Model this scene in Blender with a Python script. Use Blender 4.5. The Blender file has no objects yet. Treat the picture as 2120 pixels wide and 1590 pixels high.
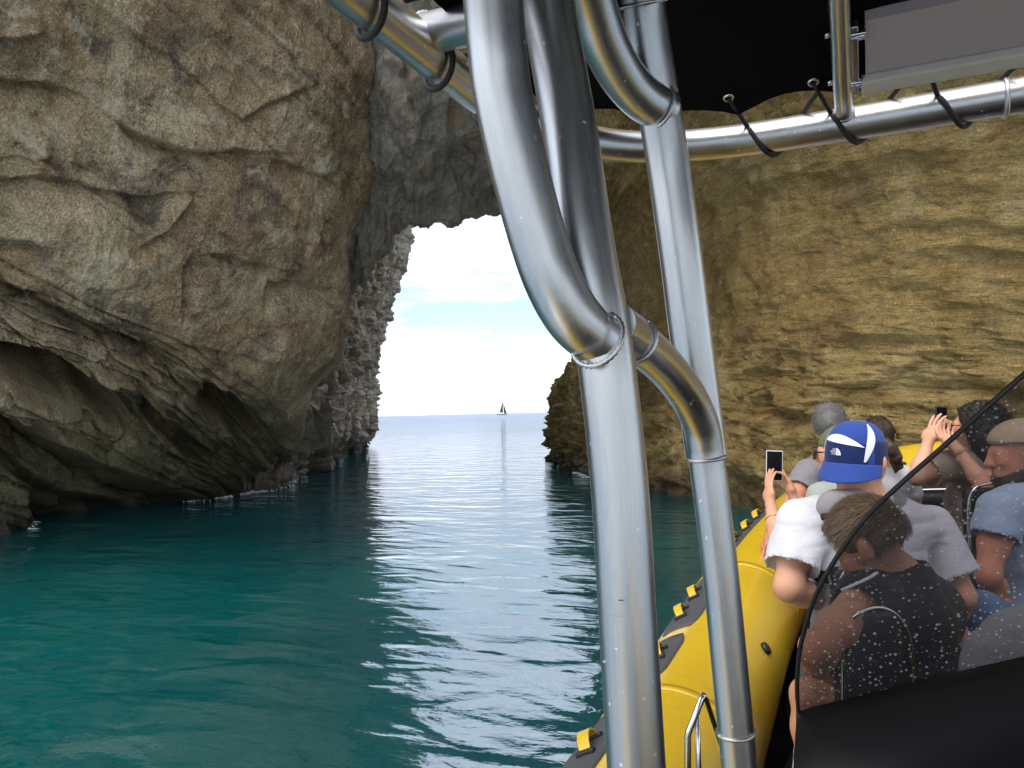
import bpy, bmesh, math, random
import numpy as np
from mathutils import Vector, Matrix, Quaternion
random.seed(7); rng = np.random.default_rng(7)
SC = bpy.context.scene
COL = SC.collection

# ------------------------------------------------------------------ camera
CAM_H = 2.05                      # metres above the sea
YAW, PITCH, ROLL = math.radians(24.0), math.radians(2.16), math.radians(1.36)
FPX = 1593.0                      # focal length in photo pixels (photo 2120 x 1590)
fwd = Vector((-math.sin(YAW)*math.cos(PITCH), math.cos(YAW)*math.cos(PITCH), math.sin(PITCH)))
rgt0 = Vector((math.cos(YAW), math.sin(YAW), 0))
up0 = rgt0.cross(fwd)
rgt = rgt0*math.cos(ROLL) - up0*math.sin(ROLL)
upv = up0*math.cos(ROLL) + rgt0*math.sin(ROLL)
CAMPOS = Vector((0, 0, CAM_H))
cd = bpy.data.cameras.new('camera'); cam = bpy.data.objects.new('camera', cd); COL.objects.link(cam)
cd.sensor_width = 36; cd.lens = 36*FPX/2120; cd.clip_start = 0.05; cd.clip_end = 60000
cam.matrix_world = Matrix(((rgt.x, upv.x, -fwd.x, 0), (rgt.y, upv.y, -fwd.y, 0), (rgt.z, upv.z, -fwd.z, CAM_H), (0, 0, 0, 1)))
SC.camera = cam

# ------------------------------------------------------------------ sky, sun, exposure
SUN_EL, SUN_AZ = math.radians(54), math.radians(194)     # azimuth clockwise from +Y (the boat's heading)
w = bpy.data.worlds.new('World'); SC.world = w; w.use_nodes = True
nt = w.node_tree; nt.nodes.clear()
def N(t, **k):
    n = nt.nodes.new(t)
    for a, b in k.items():
        if a == 'inp':
            for i, v in b.items(): n.inputs[i].default_value = v
        else: setattr(n, a, b)
    return n
def L(a, b): nt.links.new(a, b)
sky = N('ShaderNodeTexSky', sky_type='NISHITA', sun_disc=False, sun_elevation=SUN_EL, sun_rotation=SUN_AZ,
        altitude=0, air_density=1.0, dust_density=1.6, ozone_density=1.5)
geo = N('ShaderNodeTexCoord')
sep = N('ShaderNodeSeparateXYZ'); L(geo.outputs['Generated'], sep.inputs[0])
zz = N('ShaderNodeMath', operation='MAXIMUM', inp={1: 0.0}); L(sep.outputs['Z'], zz.inputs[0])
den = N('ShaderNodeMath', operation='ADD', inp={1: 0.09}); L(zz.outputs[0], den.inputs[0])
dx = N('ShaderNodeMath', operation='DIVIDE'); L(sep.outputs['X'], dx.inputs[0]); L(den.outputs[0], dx.inputs[1])
dy = N('ShaderNodeMath', operation='DIVIDE'); L(sep.outputs['Y'], dy.inputs[0]); L(den.outputs[0], dy.inputs[1])
cmb = N('ShaderNodeCombineXYZ', inp={2: 0.37}); L(dx.outputs[0], cmb.inputs[0]); L(dy.outputs[0], cmb.inputs[1])
map_ = N('ShaderNodeMapping', inp={'Location': (9.1, 1.2, 0), 'Rotation': (0, 0, math.radians(-24)), 'Scale': (0.62, 0.50, 1)}); L(cmb.outputs[0], map_.inputs[0])
cn = N('ShaderNodeTexNoise', inp={'Scale': 1.15, 'Detail': 9.0, 'Roughness': 0.58, 'Distortion': 0.35}); L(map_.outputs[0], cn.inputs['Vector'])
cr = N('ShaderNodeValToRGB'); L(cn.outputs['Fac'], cr.inputs[0])
cr.color_ramp.elements[0].position = 0.40; cr.color_ramp.elements[0].color = (0, 0, 0, 1)
cr.color_ramp.elements[1].position = 0.58; cr.color_ramp.elements[1].color = (1, 1, 1, 1)
# soft white haze low over the sea horizon comes with the cloud layer
cloud = N('ShaderNodeMix', data_type='RGBA'); cloud.inputs[7].default_value = (6.5, 6.7, 7.0, 1)
hz = N('ShaderNodeMapRange', inp={1: 0.0, 2: 0.085, 3: 0.75, 4: 0.0}); L(sep.outputs['Z'], hz.inputs[0])
mx = N('ShaderNodeMath', operation='MAXIMUM'); L(cr.outputs[0], mx.inputs[0]); L(hz.outputs[0], mx.inputs[1])
mxs = N('ShaderNodeMath', operation='MULTIPLY', inp={1: 0.92}); L(mx.outputs[0], mxs.inputs[0])
L(sky.outputs[0], cloud.inputs[6]); L(mxs.outputs[0], cloud.inputs[0])
bg = N('ShaderNodeBackground', inp={1: 0.15}); L(cloud.outputs[2], bg.inputs[0])
out = N('ShaderNodeOutputWorld'); L(bg.outputs[0], out.inputs[0])
sd = bpy.data.lights.new('sun', 'SUN'); sd.energy = 1.5; sd.angle = math.radians(40); sd.color = (1, .93, .82)
so = bpy.data.objects.new('sun', sd); COL.objects.link(so)
sdir = Vector((math.sin(SUN_AZ)*math.cos(SUN_EL), math.cos(SUN_AZ)*math.cos(SUN_EL), math.sin(SUN_EL)))
so.rotation_euler = (-sdir).to_track_quat('-Z', 'Y').to_euler()
so.location = (0, 0, 60)
vs = SC.view_settings; vs.view_transform = 'Standard'; vs.look = 'None'; vs.exposure = 0.78; vs.gamma = 1; vs.use_curve_mapping = False
SC.render.engine = 'CYCLES'
SC.cycles.max_bounces = 8; SC.cycles.diffuse_bounces = 3; SC.cycles.glossy_bounces = 3; SC.cycles.transparent_max_bounces = 16; SC.cycles.use_denoising = True
SC.cycles.use_adaptive_sampling = True; SC.cycles.adaptive_threshold = 0.03

# ------------------------------------------------------------------ helpers
def P(px, py, d):
    """world point that stands at photo pixel (px, py), d metres ahead of the lens"""
    return CAMPOS + fwd*d + rgt*((px-1060)/FPX*d) + upv*((795-py)/FPX*d)
def PN(a):
    a = np.asarray(a, float); d = a[..., 2:3]
    return (np.array(CAMPOS) + np.array(fwd)*d + np.array(rgt)*((a[..., 0:1]-1060)/FPX*d) + np.array(upv)*((795-a[..., 1:2])/FPX*d))
def project(p):
    q = p - np.array(CAMPOS); d = q @ np.array(fwd)
    return 1060+FPX*(q @ np.array(rgt))/d, 795-FPX*(q @ np.array(upv))/d, d

def link(o, parent=None):
    COL.objects.link(o)
    if parent is not None: o.parent = parent
    return o
def mesh_obj(name, verts, faces, mat=None, parent=None, smooth=True, mats=None, fmat=None):
    me = bpy.data.meshes.new(name)
    if isinstance(verts, np.ndarray) and isinstance(faces, np.ndarray):
        k = faces.shape[1]
        me.vertices.add(len(verts)); me.vertices.foreach_set('co', verts.astype(np.float32).ravel())
        me.loops.add(faces.size); me.loops.foreach_set('vertex_index', faces.astype(np.int32).ravel())
        me.polygons.add(len(faces)); me.polygons.foreach_set('loop_start', np.arange(0, faces.size, k, dtype=np.int32))
        me.update(calc_edges=True)
    else:
        me.from_pydata([tuple(v) for v in verts], [], [tuple(int(i) for i in f) for f in faces]); me.update()
    for m in (mats or ([mat] if mat else [])): me.materials.append(m)
    if fmat is not None: me.polygons.foreach_set('material_index', np.asarray(fmat, np.int32))
    if smooth: me.polygons.foreach_set('use_smooth', np.ones(len(me.polygons), bool))
    return link(bpy.data.objects.new(name, me), parent)
def empty(name, loc=(0, 0, 0), parent=None):
    o = bpy.data.objects.new(name, None); o.location = loc; o.empty_display_size = .2
    return link(o, parent)
def tag(o, label=None, cat=None, group=None, kind=None):
    if label: o['label'] = label
    if cat: o['category'] = cat
    if group: o['group'] = group
    if kind: o['kind'] = kind
    return o
class MB:
    """collects shapes, then builds ONE mesh object"""
    def __init__(s): s.v = []; s.f = []
    def add(s, v, f):
        n = len(s.v); s.v += [tuple(x) for x in v]; s.f += [tuple(i+n for i in q) for q in f]
    def tube(s, pts, r, seg=16, caps=True, flat=1.0):
        pts = [Vector(p) for p in pts]; n = len(pts)
        rs = r if hasattr(r, '__len__') else [r]*n
        V = []; F = []; prev = None
        for i, p in enumerate(pts):
            t = (pts[min(i+1, n-1)] - pts[max(i-1, 0)]).normalized()
            if prev is None:
                a = Vector((0, 0, 1)) if abs(t.z) < .9 else Vector((1, 0, 0))
                u = t.cross(a).normalized()
            else: u = (prev - t*prev.dot(t)).normalized()
            prev = u; v2 = t.cross(u)
            for k in range(seg):
                a = 2*math.pi*k/seg
                V.append(p + u*(math.cos(a)*rs[i]) + v2*(math.sin(a)*rs[i]*flat))
        for i in range(n-1):
            for k in range(seg):
                F.append((i*seg+k, i*seg+(k+1) % seg, (i+1)*seg+(k+1) % seg, (i+1)*seg+k))
        if caps:
            F.append(tuple(range(seg))[::-1]); F.append(tuple((n-1)*seg+k for k in range(seg)))
        s.add(V, F); return s
    def box(s, c, size, rot=None, bev=0):
        bm = bmesh.new(); bmesh.ops.create_cube(bm, size=1)
        bmesh.ops.scale(bm, vec=size, verts=bm.verts)
        if bev: bmesh.ops.bevel(bm, geom=bm.edges[:], offset=bev, segments=3, affect='EDGES', profile=.6)
        M = Matrix.Translation(Vector(c)) @ (rot.to_4x4() if rot is not None else Matrix())
        bmesh.ops.transform(bm, matrix=M, verts=bm.verts)
        bm.verts.index_update(); s.add([v.co for v in bm.verts], [[v.index for v in f.verts] for f in bm.faces]); bm.free(); return s
    def build(s, name, mat, parent=None, smooth=True):
        o = mesh_obj(name, s.v, s.f, mat, parent, smooth)
        return o
def flatten(o, ang=35):
    """smooth shading, but hard over sharp angles"""
    o.data.set_sharp_from_angle(angle=math.radians(ang)); return o
def spline(pts, n=8):
    """Catmull-Rom through pts"""
    pts = [Vector(p) for p in pts]; out = []
    q = [pts[0]*2-pts[1]] + pts + [pts[-1]*2-pts[-2]]
    for i in range(1, len(q)-2):
        for k in range(n):
            t = k/n; a, b, c, d = q[i-1:i+3]
            out.append(.5*((2*b)+(c-a)*t+(2*a-5*b+4*c-d)*t*t+(3*b-a-3*c+d)*t**3))
    out.append(pts[-1]); return out

# numpy noise
def _h(ix, iy, iz, s=0):
    n = (ix.astype(np.int64)*374761393 + iy.astype(np.int64)*668265263 + iz.astype(np.int64)*1274126177 + s*974634781) & 0xffffffff
    n = ((n ^ (n >> 13))*1274126177) & 0xffffffff
    n = ((n ^ (n >> 16))*2246822519) & 0xffffffff
    n = n ^ (n >> 15)
    return (n & 0xffffff).astype(np.float32)/float(0xffffff)
def vnoise(p, s=0):
    i = np.floor(p); f = (p-i).astype(np.float32); i = i.astype(np.int64); u = f*f*f*(f*(f*6-15)+10)
    r = 0
    for a in (0, 1):
        for b in (0, 1):
            for c in (0, 1):
                wgt = (u[:, 0] if a else 1-u[:, 0])*(u[:, 1] if b else 1-u[:, 1])*(u[:, 2] if c else 1-u[:, 2])
                r = r + wgt*_h(i[:, 0]+a, i[:, 1]+b, i[:, 2]+c, s)
    return r*2-1
def fbm(p, oct=4, s=0, gain=.5, lac=2.03):
    r = 0; a = 1.; t = 0
    for k in range(oct):
        r = r + a*vnoise(p*(lac**k)+k*17.3, s+k); t += a; a *= gain
    return r/t
def ridged(p, oct=4, s=0, gain=.5):
    r = 0; a = 1.; t = 0
    for k in range(oct):
        r = r + a*(1-np.abs(vnoise(p*(2.07**k)+k*9.1, s+k))*2); t += a; a *= gain
    return r/t
def worley(p, s=0):
    """F1, F2, id hash and offset from the nearest cell centre"""
    i = np.floor(p).astype(np.int64); n = len(p)
    f1 = np.full(n, 9., np.float32); f2 = f1.copy(); cid = np.zeros(n, np.float32); off = np.zeros((n, 3), np.float32)
    for a in (-1, 0, 1):
        for b in (-1, 0, 1):
            for c in (-1, 0, 1):
                x, y, z = i[:, 0]+a, i[:, 1]+b, i[:, 2]+c
                dx_ = (x+_h(x, y, z, s+1)-p[:, 0]).astype(np.float32); dy_ = (y+_h(x, y, z, s+2)-p[:, 1]).astype(np.float32); dz_ = (z+_h(x, y, z, s+3)-p[:, 2]).astype(np.float32)
                d = dx_*dx_+dy_*dy_+dz_*dz_
                m = d < f1
                f2 = np.where(m, f1, np.minimum(f2, d)); 
                if m.any():
                    cid[m] = _h(x[m], y[m], z[m], s+5); off[m, 0] = dx_[m]; off[m, 1] = dy_[m]; off[m, 2] = dz_[m]
                f1 = np.where(m, d, f1)
    return np.sqrt(f1), np.sqrt(f2), cid, off
def sstep(a, b, x):
    t = np.clip((x-a)/(b-a), 0, 1); return t*t*(3-2*t)

# materials
def mat(name, color=(.8, .8, .8), rough=.6, metal=0, spec=.5, **k):
    m = bpy.data.materials.new(name); m.use_nodes = True
    b = m.node_tree.nodes['Principled BSDF']
    b.inputs['Base Color'].default_value = (*color, 1); b.inputs['Roughness'].default_value = rough
    b.inputs['Metallic'].default_value = metal; b.inputs['Specular IOR Level'].default_value = spec
    for a, v in k.items(): b.inputs[a.replace('_', ' ')].default_value = v
    return m
class G:
    """tiny node-graph helper"""
    def __init__(s, m): s.m = m; s.t = m.node_tree; s.b = s.t.nodes.get('Principled BSDF')
    def n(s, typ, inp=None, **k):
        x = s.t.nodes.new('ShaderNode'+typ)
        for a, b in k.items(): setattr(x, a, b)
        for a, v in (inp or {}).items():
            if isinstance(v, bpy.types.NodeSocket): s.t.links.new(v, x.inputs[a])
            else: x.inputs[a].default_value = v
        return x
    def link(s, a, b): s.t.links.new(a, b)
    def pos(s, scale=(1, 1, 1), rot=(0, 0, 0), obj=False):
        g = s.n('TexCoord').outputs['Object'] if obj else s.n('NewGeometry').outputs['Position']
        return s.n('Mapping', {0: g, 'Rotation': rot, 'Scale': scale}).outputs[0]
    def noise(s, vec, scale, detail=4, rough=.55, dist=0, col=False):
        return s.n('TexNoise', {'Vector': vec, 'Scale': scale, 'Detail': detail, 'Roughness': rough, 'Distortion': dist}).outputs[1 if col else 0]
    def ramp(s, fac, stops, interp='LINEAR'):
        r = s.n('ValToRGB', {0: fac}); e = r.color_ramp.elements; r.color_ramp.interpolation = interp
        while len(e) > 1: e.remove(e[-1])
        e[0].position = stops[0][0]; c = stops[0][1]; e[0].color = (*c, 1) if hasattr(c, '__len__') else (c, c, c, 1)
        for p_, c in stops[1:]:
            q = e.new(p_); q.color = (*c, 1) if hasattr(c, '__len__') else (c, c, c, 1)
        return r.outputs[0]
    def mix(s, fac, a, b, mode='MIX'):
        x = s.n('Mix', data_type='RGBA', blend_type=mode)
        for i, v in ((0, fac), (6, a), (7, b)):
            if isinstance(v, bpy.types.NodeSocket): s.t.links.new(v, x.inputs[i])
            else: x.inputs[i].default_value = (*v, 1) if hasattr(v, '__len__') else v
        return x.outputs[2]
    def math(s, op, a, b=0.0, clamp=False):
        x = s.n('Math', operation=op); x.use_clamp = clamp
        for i, v in ((0, a), (1, b)):
            if isinstance(v, bpy.types.NodeSocket): s.t.links.new(v, x.inputs[i])
            else: x.inputs[i].default_value = v
        return x.outputs[0]
    def bump(s, h, strength=.5, dist=.02, normal=None):
        x = s.n('Bump', {'Height': h, 'Strength': strength, 'Distance': dist})
        if normal is not None: s.t.links.new(normal, x.inputs['Normal'])
        return x.outputs[0]
# ------------------------------------------------------------------ rock materials
def rock_mat(name, cols, stain, speck, bump=1.0, green=0.0, streak=0.0, wet=True, grain=.8, scol=.3):
    m = mat(name, rough=.9, spec=.25); g = G(m); b = g.b
    p = g.n('NewGeometry').outputs['Position']
    big = g.noise(p, .36, 4, .62, .6); mid = g.noise(p, 2.1, 5, .68, .3); fine = g.noise(p, 26, 3, .75)
    col = g.ramp(g.math('ADD', g.math('MULTIPLY', big, .6), g.math('MULTIPLY', mid, .4)), [(.36, cols[0]), (.46, cols[1]), (.54, cols[2]), (.64, cols[3])])
    # dark seep stains, iron blotches, grains, pale lichen
    sep_ = g.n('SeparateColor', {0: g.noise(p, .8, 5, .7, 1.0, col=True)})
    st = g.ramp(sep_.outputs[0], [(.53, 0.0), (.66, 1.0)])
    col = g.mix(g.math('MULTIPLY', st, stain), col, (.06, .055, .05))
    ir = g.ramp(sep_.outputs[1], [(.52, 0.0), (.66, 1.0)])
    col = g.mix(g.math('MULTIPLY', ir, .45), col, (.40, .25, .11))
    col = g.mix(grain, col, g.ramp(fine, [(.27, .25), (.5, 1.0), (.70, 2.0)]), 'MULTIPLY')
    lm = g.math('MULTIPLY', g.ramp(sep_.outputs[2], [(.50, 0.0), (.62, 1.0)]), g.ramp(mid, [(.52, 0.0), (.60, 1.0)]))
    col = g.mix(g.math('MULTIPLY', lm, speck), col, (.58, .52, .40))
    z = g.n('SeparateXYZ', {0: p}).outputs[2]
    if green:
        zj = g.math('ADD', z, g.math('MULTIPLY', g.math('SUBTRACT', big, .5), 2.4))
        gm = g.math('MULTIPLY', g.ramp(g.math('DIVIDE', zj, 5.0), [(.22, 1.0), (.72, 0.0)]), g.ramp(mid, [(.34, .35), (.58, 1.0)]))
        col = g.mix(g.math('MULTIPLY', gm, green), col, (.065, .095, .038))
    if wet:
        wm = g.ramp(g.math('DIVIDE', g.math('ADD', z, g.math('MULTIPLY', g.math('SUBTRACT', mid, .5), .9)), 2.0), [(.05, 1.0), (.50, 0.0)])
        col = g.mix(g.math('MULTIPLY', wm, .8), col, (.04, .035, .028))
        g.link(g.n('Mix', {0: wm, 2: .92, 3: .4}).outputs[0], b.inputs['Roughness'])
    h = g.math('ADD', g.noise(p, 5, 5, .72, .3), g.math('MULTIPLY', fine, .35))
    if streak:
        uv = g.n('TexCoord').outputs['UV']
        s1 = g.noise(g.n('Mapping', {0: uv, 'Scale': (190, 30, 1)}).outputs[0], 1.0, 4, .66, 1.3)
        zb = g.noise(g.pos((.8, .8, 3.2)), 2.6, 6, .72, .9)
        h = g.math('ADD', h, g.math('ADD', g.math('MULTIPLY', s1, streak*.55), g.math('MULTIPLY', zb, streak*.9)))
        col = g.mix(scol*.8, col, g.ramp(zb, [(.34, .55), (.5, 1.0), (.66, 1.35)]), 'MULTIPLY')  # strata tone plus ledge shade put into the colour: hollows darker, ridges lighter
        col = g.mix(scol*.6, col, g.ramp(s1, [(.3, .6), (.5, 1.0), (.7, 1.4)]), 'MULTIPLY')
    g.link(col, b.inputs['Base Color'])
    g.link(g.bump(h, .85*bump, .13), b.inputs['Normal'])
    return m
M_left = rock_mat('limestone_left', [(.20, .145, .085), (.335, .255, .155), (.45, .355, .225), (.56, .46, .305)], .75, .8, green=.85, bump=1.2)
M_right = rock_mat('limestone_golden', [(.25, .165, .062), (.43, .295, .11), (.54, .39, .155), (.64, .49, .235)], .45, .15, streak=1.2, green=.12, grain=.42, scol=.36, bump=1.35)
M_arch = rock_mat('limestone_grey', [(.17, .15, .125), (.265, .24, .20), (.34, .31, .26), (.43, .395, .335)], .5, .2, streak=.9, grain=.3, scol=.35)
M_head = rock_mat('limestone_pale', [(.22, .185, .145), (.35, .30, .245), (.44, .39, .325), (.53, .48, .41)], .5, .5, bump=1.3)

# ------------------------------------------------------------------ rock sheets
def crspl(A, subs, axis):
    A = np.moveaxis(A, axis, 0); n = len(A)
    Q = np.concatenate([A[:1]*2-A[1:2], A, A[-1:]*2-A[-2:-1]]); out = []
    for i in range(n-1):
        k = subs[i] if hasattr(subs, '__len__') else subs
        t = (np.arange(k)/k).reshape((-1,)+(1,)*(A.ndim-1))
        a, b, c, d = Q[i], Q[i+1], Q[i+2], Q[i+3]
        out.append(.5*(2*b+(c-a)*t+(2*a-5*b+4*c-d)*t*t+(3*b-a-3*c+d)*t**3))
    out.append(A[-1:]); return np.moveaxis(np.concatenate(out), 0, axis)
def grid_normals(G3):
    du = np.gradient(G3, axis=1); dv = np.gradient(G3, axis=0)
    n = np.cross(du, dv); n /= np.linalg.norm(n, axis=2, keepdims=True)+1e-9
    return n
def grid_faces(r, c):
    i = np.arange(r*c).reshape(r, c)
    return np.stack([i[:-1, :-1], i[:-1, 1:], i[1:, 1:], i[1:, :-1]], -1).reshape(-1, 4)
def sheet(name, G3, m, flip=False, uv=None):
    r, c = G3.shape[:2]; f = grid_faces(r, c)
    if flip: f = f[:, ::-1]
    o = mesh_obj(name, G3.reshape(-1, 3), np.ascontiguousarray(f), m)
    u = np.stack(np.meshgrid(np.linspace(0, 1, c), np.linspace(0, 1, r)), -1).reshape(-1, 2)
    l = o.data.uv_layers.new(name='UVMap')
    l.data.foreach_set('uv', u[f.ravel()].astype(np.float32).ravel())
    tag(o, kind='structure'); return o
def toward_cam(G3, n):
    s = np.sign(((np.array(CAMPOS)-G3)*n).sum(-1).mean()); return n*s, s

# ---- left wall: an overhanging block with dipping beds and slots below it
def lw(row):
    return row
rows = [  # (y, [x...], [depth...])
 (-1500, [-1500, -500, 50, 400, 640, 900, 1000, 1000], [6.5, 9.5, 12, 13.5, 15, 17, 19, 24]),
 (-700, [-1500, -450, 80, 400, 640, 860, 930, 900], [6.5, 9.3, 11.6, 13.2, 14.8, 16.6, 19, 24]),
 (-200, [-1500, -400, 100, 410, 640, 832, 868, 820], [6.6, 9.6, 11.9, 13.5, 15.2, 16.9, 19, 23]),
 (60, [-1500, -380, 110, 415, 635, 790, 815, 770], [6.8, 10.0, 12.2, 13.9, 15.5, 17.2, 19, 23]),
 (250, [-1500, -370, 115, 415, 625, 757, 770, 720], [7.1, 10.4, 12.7, 14.4, 16.0, 17.6, 19, 23]),
 (400, [-1500, -360, 120, 415, 610, 728, 735, 690], [7.4, 10.8, 13.1, 14.8, 16.4, 17.9, 19.5, 23]),
 (520, [-1500, -350, 120, 410, 595, 694, 702, 650], [7.7, 11.2, 13.4, 15.1, 16.8, 18.2, 20, 23]),
 (640, [-1500, -350, 120, 410, 590, 700, 700, 640], [8.0, 11.6, 13.7, 15.4, 17.1, 18.7, 20.3, 23.5]),
 (730, [-1500, -350, 120, 410, 590, 690, 680, 620], [8.2, 11.9, 14.0, 15.8, 17.6, 19.2, 21, 24]),
 (800, [-1500, -350, 120, 410, 580, 640, 630, 590], [8.4, 12.1, 14.3, 16.3, 18.4, 20.2, 22, 24.5]),
 (880, [-1500, -350, 120, 400, 560, 615, 610, 560], [8.6, 12.3, 14.7, 17.2, 19.8, 21.5, 23, 25]),
 (960, [-1500, -350, 110, 380, 540, 580, 580, 540], [8.8, 12.6, 15.0, 18.0, 21.0, 22.4, 24, 26]),
]
ctrl = [[(x, y, d) for x, d in zip(xs, ds)] for y, xs, ds in rows]
C3 = PN(np.array(ctrl, float))
# foot of the wall: at and below the waterline, straight under the last row
foot = []
wl = [(-1500, 8.9), (-350, 12.9), (60, 14.8), (340, 17.6), (500, 20.6), (572, 22.6), (575, 24.2), (540, 26.5)]
for zf in (0.0, -2.5):
    r_ = []
    for x, d in wl:
        p = np.array(P(x, 1000, d)); p[2] = zf; r_.append(p)
    foot.append(r_)
C3 = np.concatenate([C3, np.array(foot)])
subs_r = [14, 22, 30, 40, 40, 36, 36, 32, 26, 30, 34, 40, 24]
subs_c = [26, 90, 150, 130, 90, 70, 40, 30]
subs_c = [26, 80, 140, 120, 100, 60, 30]
LWg = crspl(crspl(C3, subs_r, 0), subs_c, 1)
nrm, sgn = toward_cam(LWg, grid_normals(LWg))
pts = LWg.reshape(-1, 3); nn = nrm.reshape(-1, 3)
rt_h = np.array(rgt0); fw_h = np.array([-math.sin(YAW), math.cos(YAW), 0])
A0 = np.array(P(0, 900, 13.4)); A0[2] = 0
adir = (rt_h*3.65+fw_h*6)/7.02; wn = (rt_h*6-fw_h*3.65)/7.02
a_ = (pts-A0) @ adir; h_ = pts[:, 2]
wob = .22*fbm(pts*.55, 3, 3)
sb = h_ + .36*np.clip(a_, -6, 12) + wob
# bed profile: (s, recess)
prof_s = np.array([-3, 0.0, 1.15, 1.28, 1.42, 1.98, 2.10, 2.6, 2.72, 3.25, 3.36, 3.75, 4.05, 4.18, 4.6, 5.2, 20])
prof_a = np.array([.1, .1, .05, 0.5, 3.2, 3.2, .55, .40, .75, .80, .45, .35, 1.05, .40, -.05, 0, 0])
rec = np.interp(sb, prof_s, prof_a)
cav = 2.6*np.exp(-((a_-1.7)/1.6)**4)*sstep(2.62, 2.74, sb)*(1-sstep(3.26, 3.38, sb))
cav = cav + .9*sstep(2.5, 3.5, a_)*(1-sstep(5.5, 7, a_))*sstep(2.80, 2.88, sb)*(1-sstep(3.05, 3.15, sb))
cav2 = 1.3*np.exp(-((a_-5.6)/1.2)**2)*sstep(3.55, 3.75, sb)*(1-sstep(4.1, 4.3, sb))
amp = .75+.35*vnoise(pts*.35+4, 8)
edge_fade = 1-sstep(7.0, 9.0, a_)*.6
under = 2.6*sstep(1.2, 2.6, a_+.5*fbm(pts*.6, 2, 36))*(1-sstep(1.55, 1.75, sb))*(1-sstep(5.2, 7.5, a_))
rec = np.maximum(rec*amp*edge_fade, under) + cav + cav2
d_ = -rec*sstep(-14, -8, a_)
# soft swells, joints, fine beds
low = 1-sstep(3.9, 5.0, sb)
d_ += .50*fbm(pts*np.array([.30, .30, .38]), 3, 11) + .10*ridged(pts*.9, 4, 21)
bc = np.stack([a_*.35, (pts @ wn)*.5, (h_+.36*a_)*2.3], -1)
f1, f2, cid, off = worley(bc*np.array([1.2, 1.0, 1.0])+.25*np.stack([fbm(pts*1.2, 2, 31), fbm(pts*1.2, 2, 32), fbm(pts*1.2, 2, 33)], -1), 3)
d_ += low*(.20*(cid-.5) - .18*(1-sstep(0, .10, f2-f1)) + .10*off[:, 2])
# bedding: each bed stands proud or back with a sharp lip, broken along its length
def beds(freq, brk, seed):
    q = (h_+.36*a_+.10*fbm(pts*.8, 3, seed))*freq; li = np.floor(q); fr_ = q-li
    seg = np.floor(a_*brk+7*_h(li.astype(np.int64), li.astype(np.int64)*0, li.astype(np.int64)*0, seed)+.5*fbm(pts*1.1, 2, seed+1))
    v0 = _h(li.astype(np.int64), seg.astype(np.int64), li.astype(np.int64)*0, seed+2)
    return (v0-.5)-.5*(1-sstep(0, .12, fr_))-.25*fr_
d_ += low*(.55*beds(2.6, .40, 301)+.22*beds(7.0, .9, 311)) + (1-low)*.05*beds(1.1, .35, 321)*sstep(4.2, 6, sb)
d_ += (1-low)*(.10*(cid-.5)*sstep(4.2, 7, sb))
lay = fbm(np.stack([a_*.5, (pts @ wn)*.5, (h_+.36*a_)*5.0], -1), 4, 41)
d_ += (.10*low+.022)*lay
d_ += .035*fbm(pts*3.2, 4, 51) + .02*ridged(pts*7, 3, 61)
# joints and overhang creases read off the face, each with its own depth
px, py, dd = project(pts)
def crease(poly, width, depth, sharp=7.):
    """step down across the line: the rock below/right of it is set back"""
    global d_
    poly = np.array(poly, float); best = np.full(len(pts), 1e9); sd_ = np.zeros(len(pts)); along = np.ones(len(pts))
    L_ = len(poly)-1
    wx = px + 14*fbm(pts*1.3, 3, 71); wy = py + 14*fbm(pts*1.3+9, 3, 72)
    for i in range(L_):
        a, b = poly[i], poly[i+1]; e = b-a; l2 = (e**2).sum()
        t = np.clip(((wx-a[0])*e[0]+(wy-a[1])*e[1])/l2, 0, 1)
        qx, qy = wx-a[0]-t*e[0], wy-a[1]-t*e[1]; d2 = np.hypot(qx, qy)
        m = d2 < best; best = np.where(m, d2, best)
        side = np.sign(e[0]*qy-e[1]*qx); sd_ = np.where(m, side, sd_)
        gl = (i+t)/L_; along = np.where(m, np.clip(np.minimum(gl, 1-gl)*5, .15, 1), along)
    s = best*sd_; depth = depth*.68; width = width*1.15
    d_ -= depth*along*np.where(s > -sharp, np.exp(-np.clip(s, 0, None)/width)*sstep(-sharp, sharp*.4, s), 0)
crease([(-200, 150), (0, 168), (100, 180), (190, 218)], 45, .50)
crease([(235, 245), (300, 290), (375, 318), (500, 322), (570, 318)], 30, .60)
crease([(505, 262), (560, 212), (640, 178)], 22, .40)
crease([(-150, 372), (0, 368), (150, 382), (300, 408), (385, 402)], 38, .45)
crease([(290, 515), (350, 480), (400, 405)], 34, .40)
crease([(-100, 540), (0, 505), (60, 500), (110, 545)], 40, .45)
crease([(372, 650), (380, 570), (402, 528)], 30, .50)
crease([(402, 528), (520, 538), (560, 560)], 24, .35)
crease([(545, 640), (552, 578), (620, 585), (690, 605)], 30, .45)
crease([(560, 330), (640, 352), (700, 372)], 26, .35)
crease([(640, 500), (662, 455), (690, 440)], 20, .40)
crease([(100, 60), (60, 70), (0, 75), (-80, 70)], 30, -.35)
crease([(-80, 640), (120, 668), (300, 700), (430, 730), (600, 758)], 30, .45)
crease([(560, 690), (480, 640), (420, 655)], 18, .2)
LWg = (pts + nn*d_[:, None]).reshape(LWg.shape)
left_wall = sheet('cave_wall_left', LWg, M_left, flip=sgn < 0)

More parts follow.
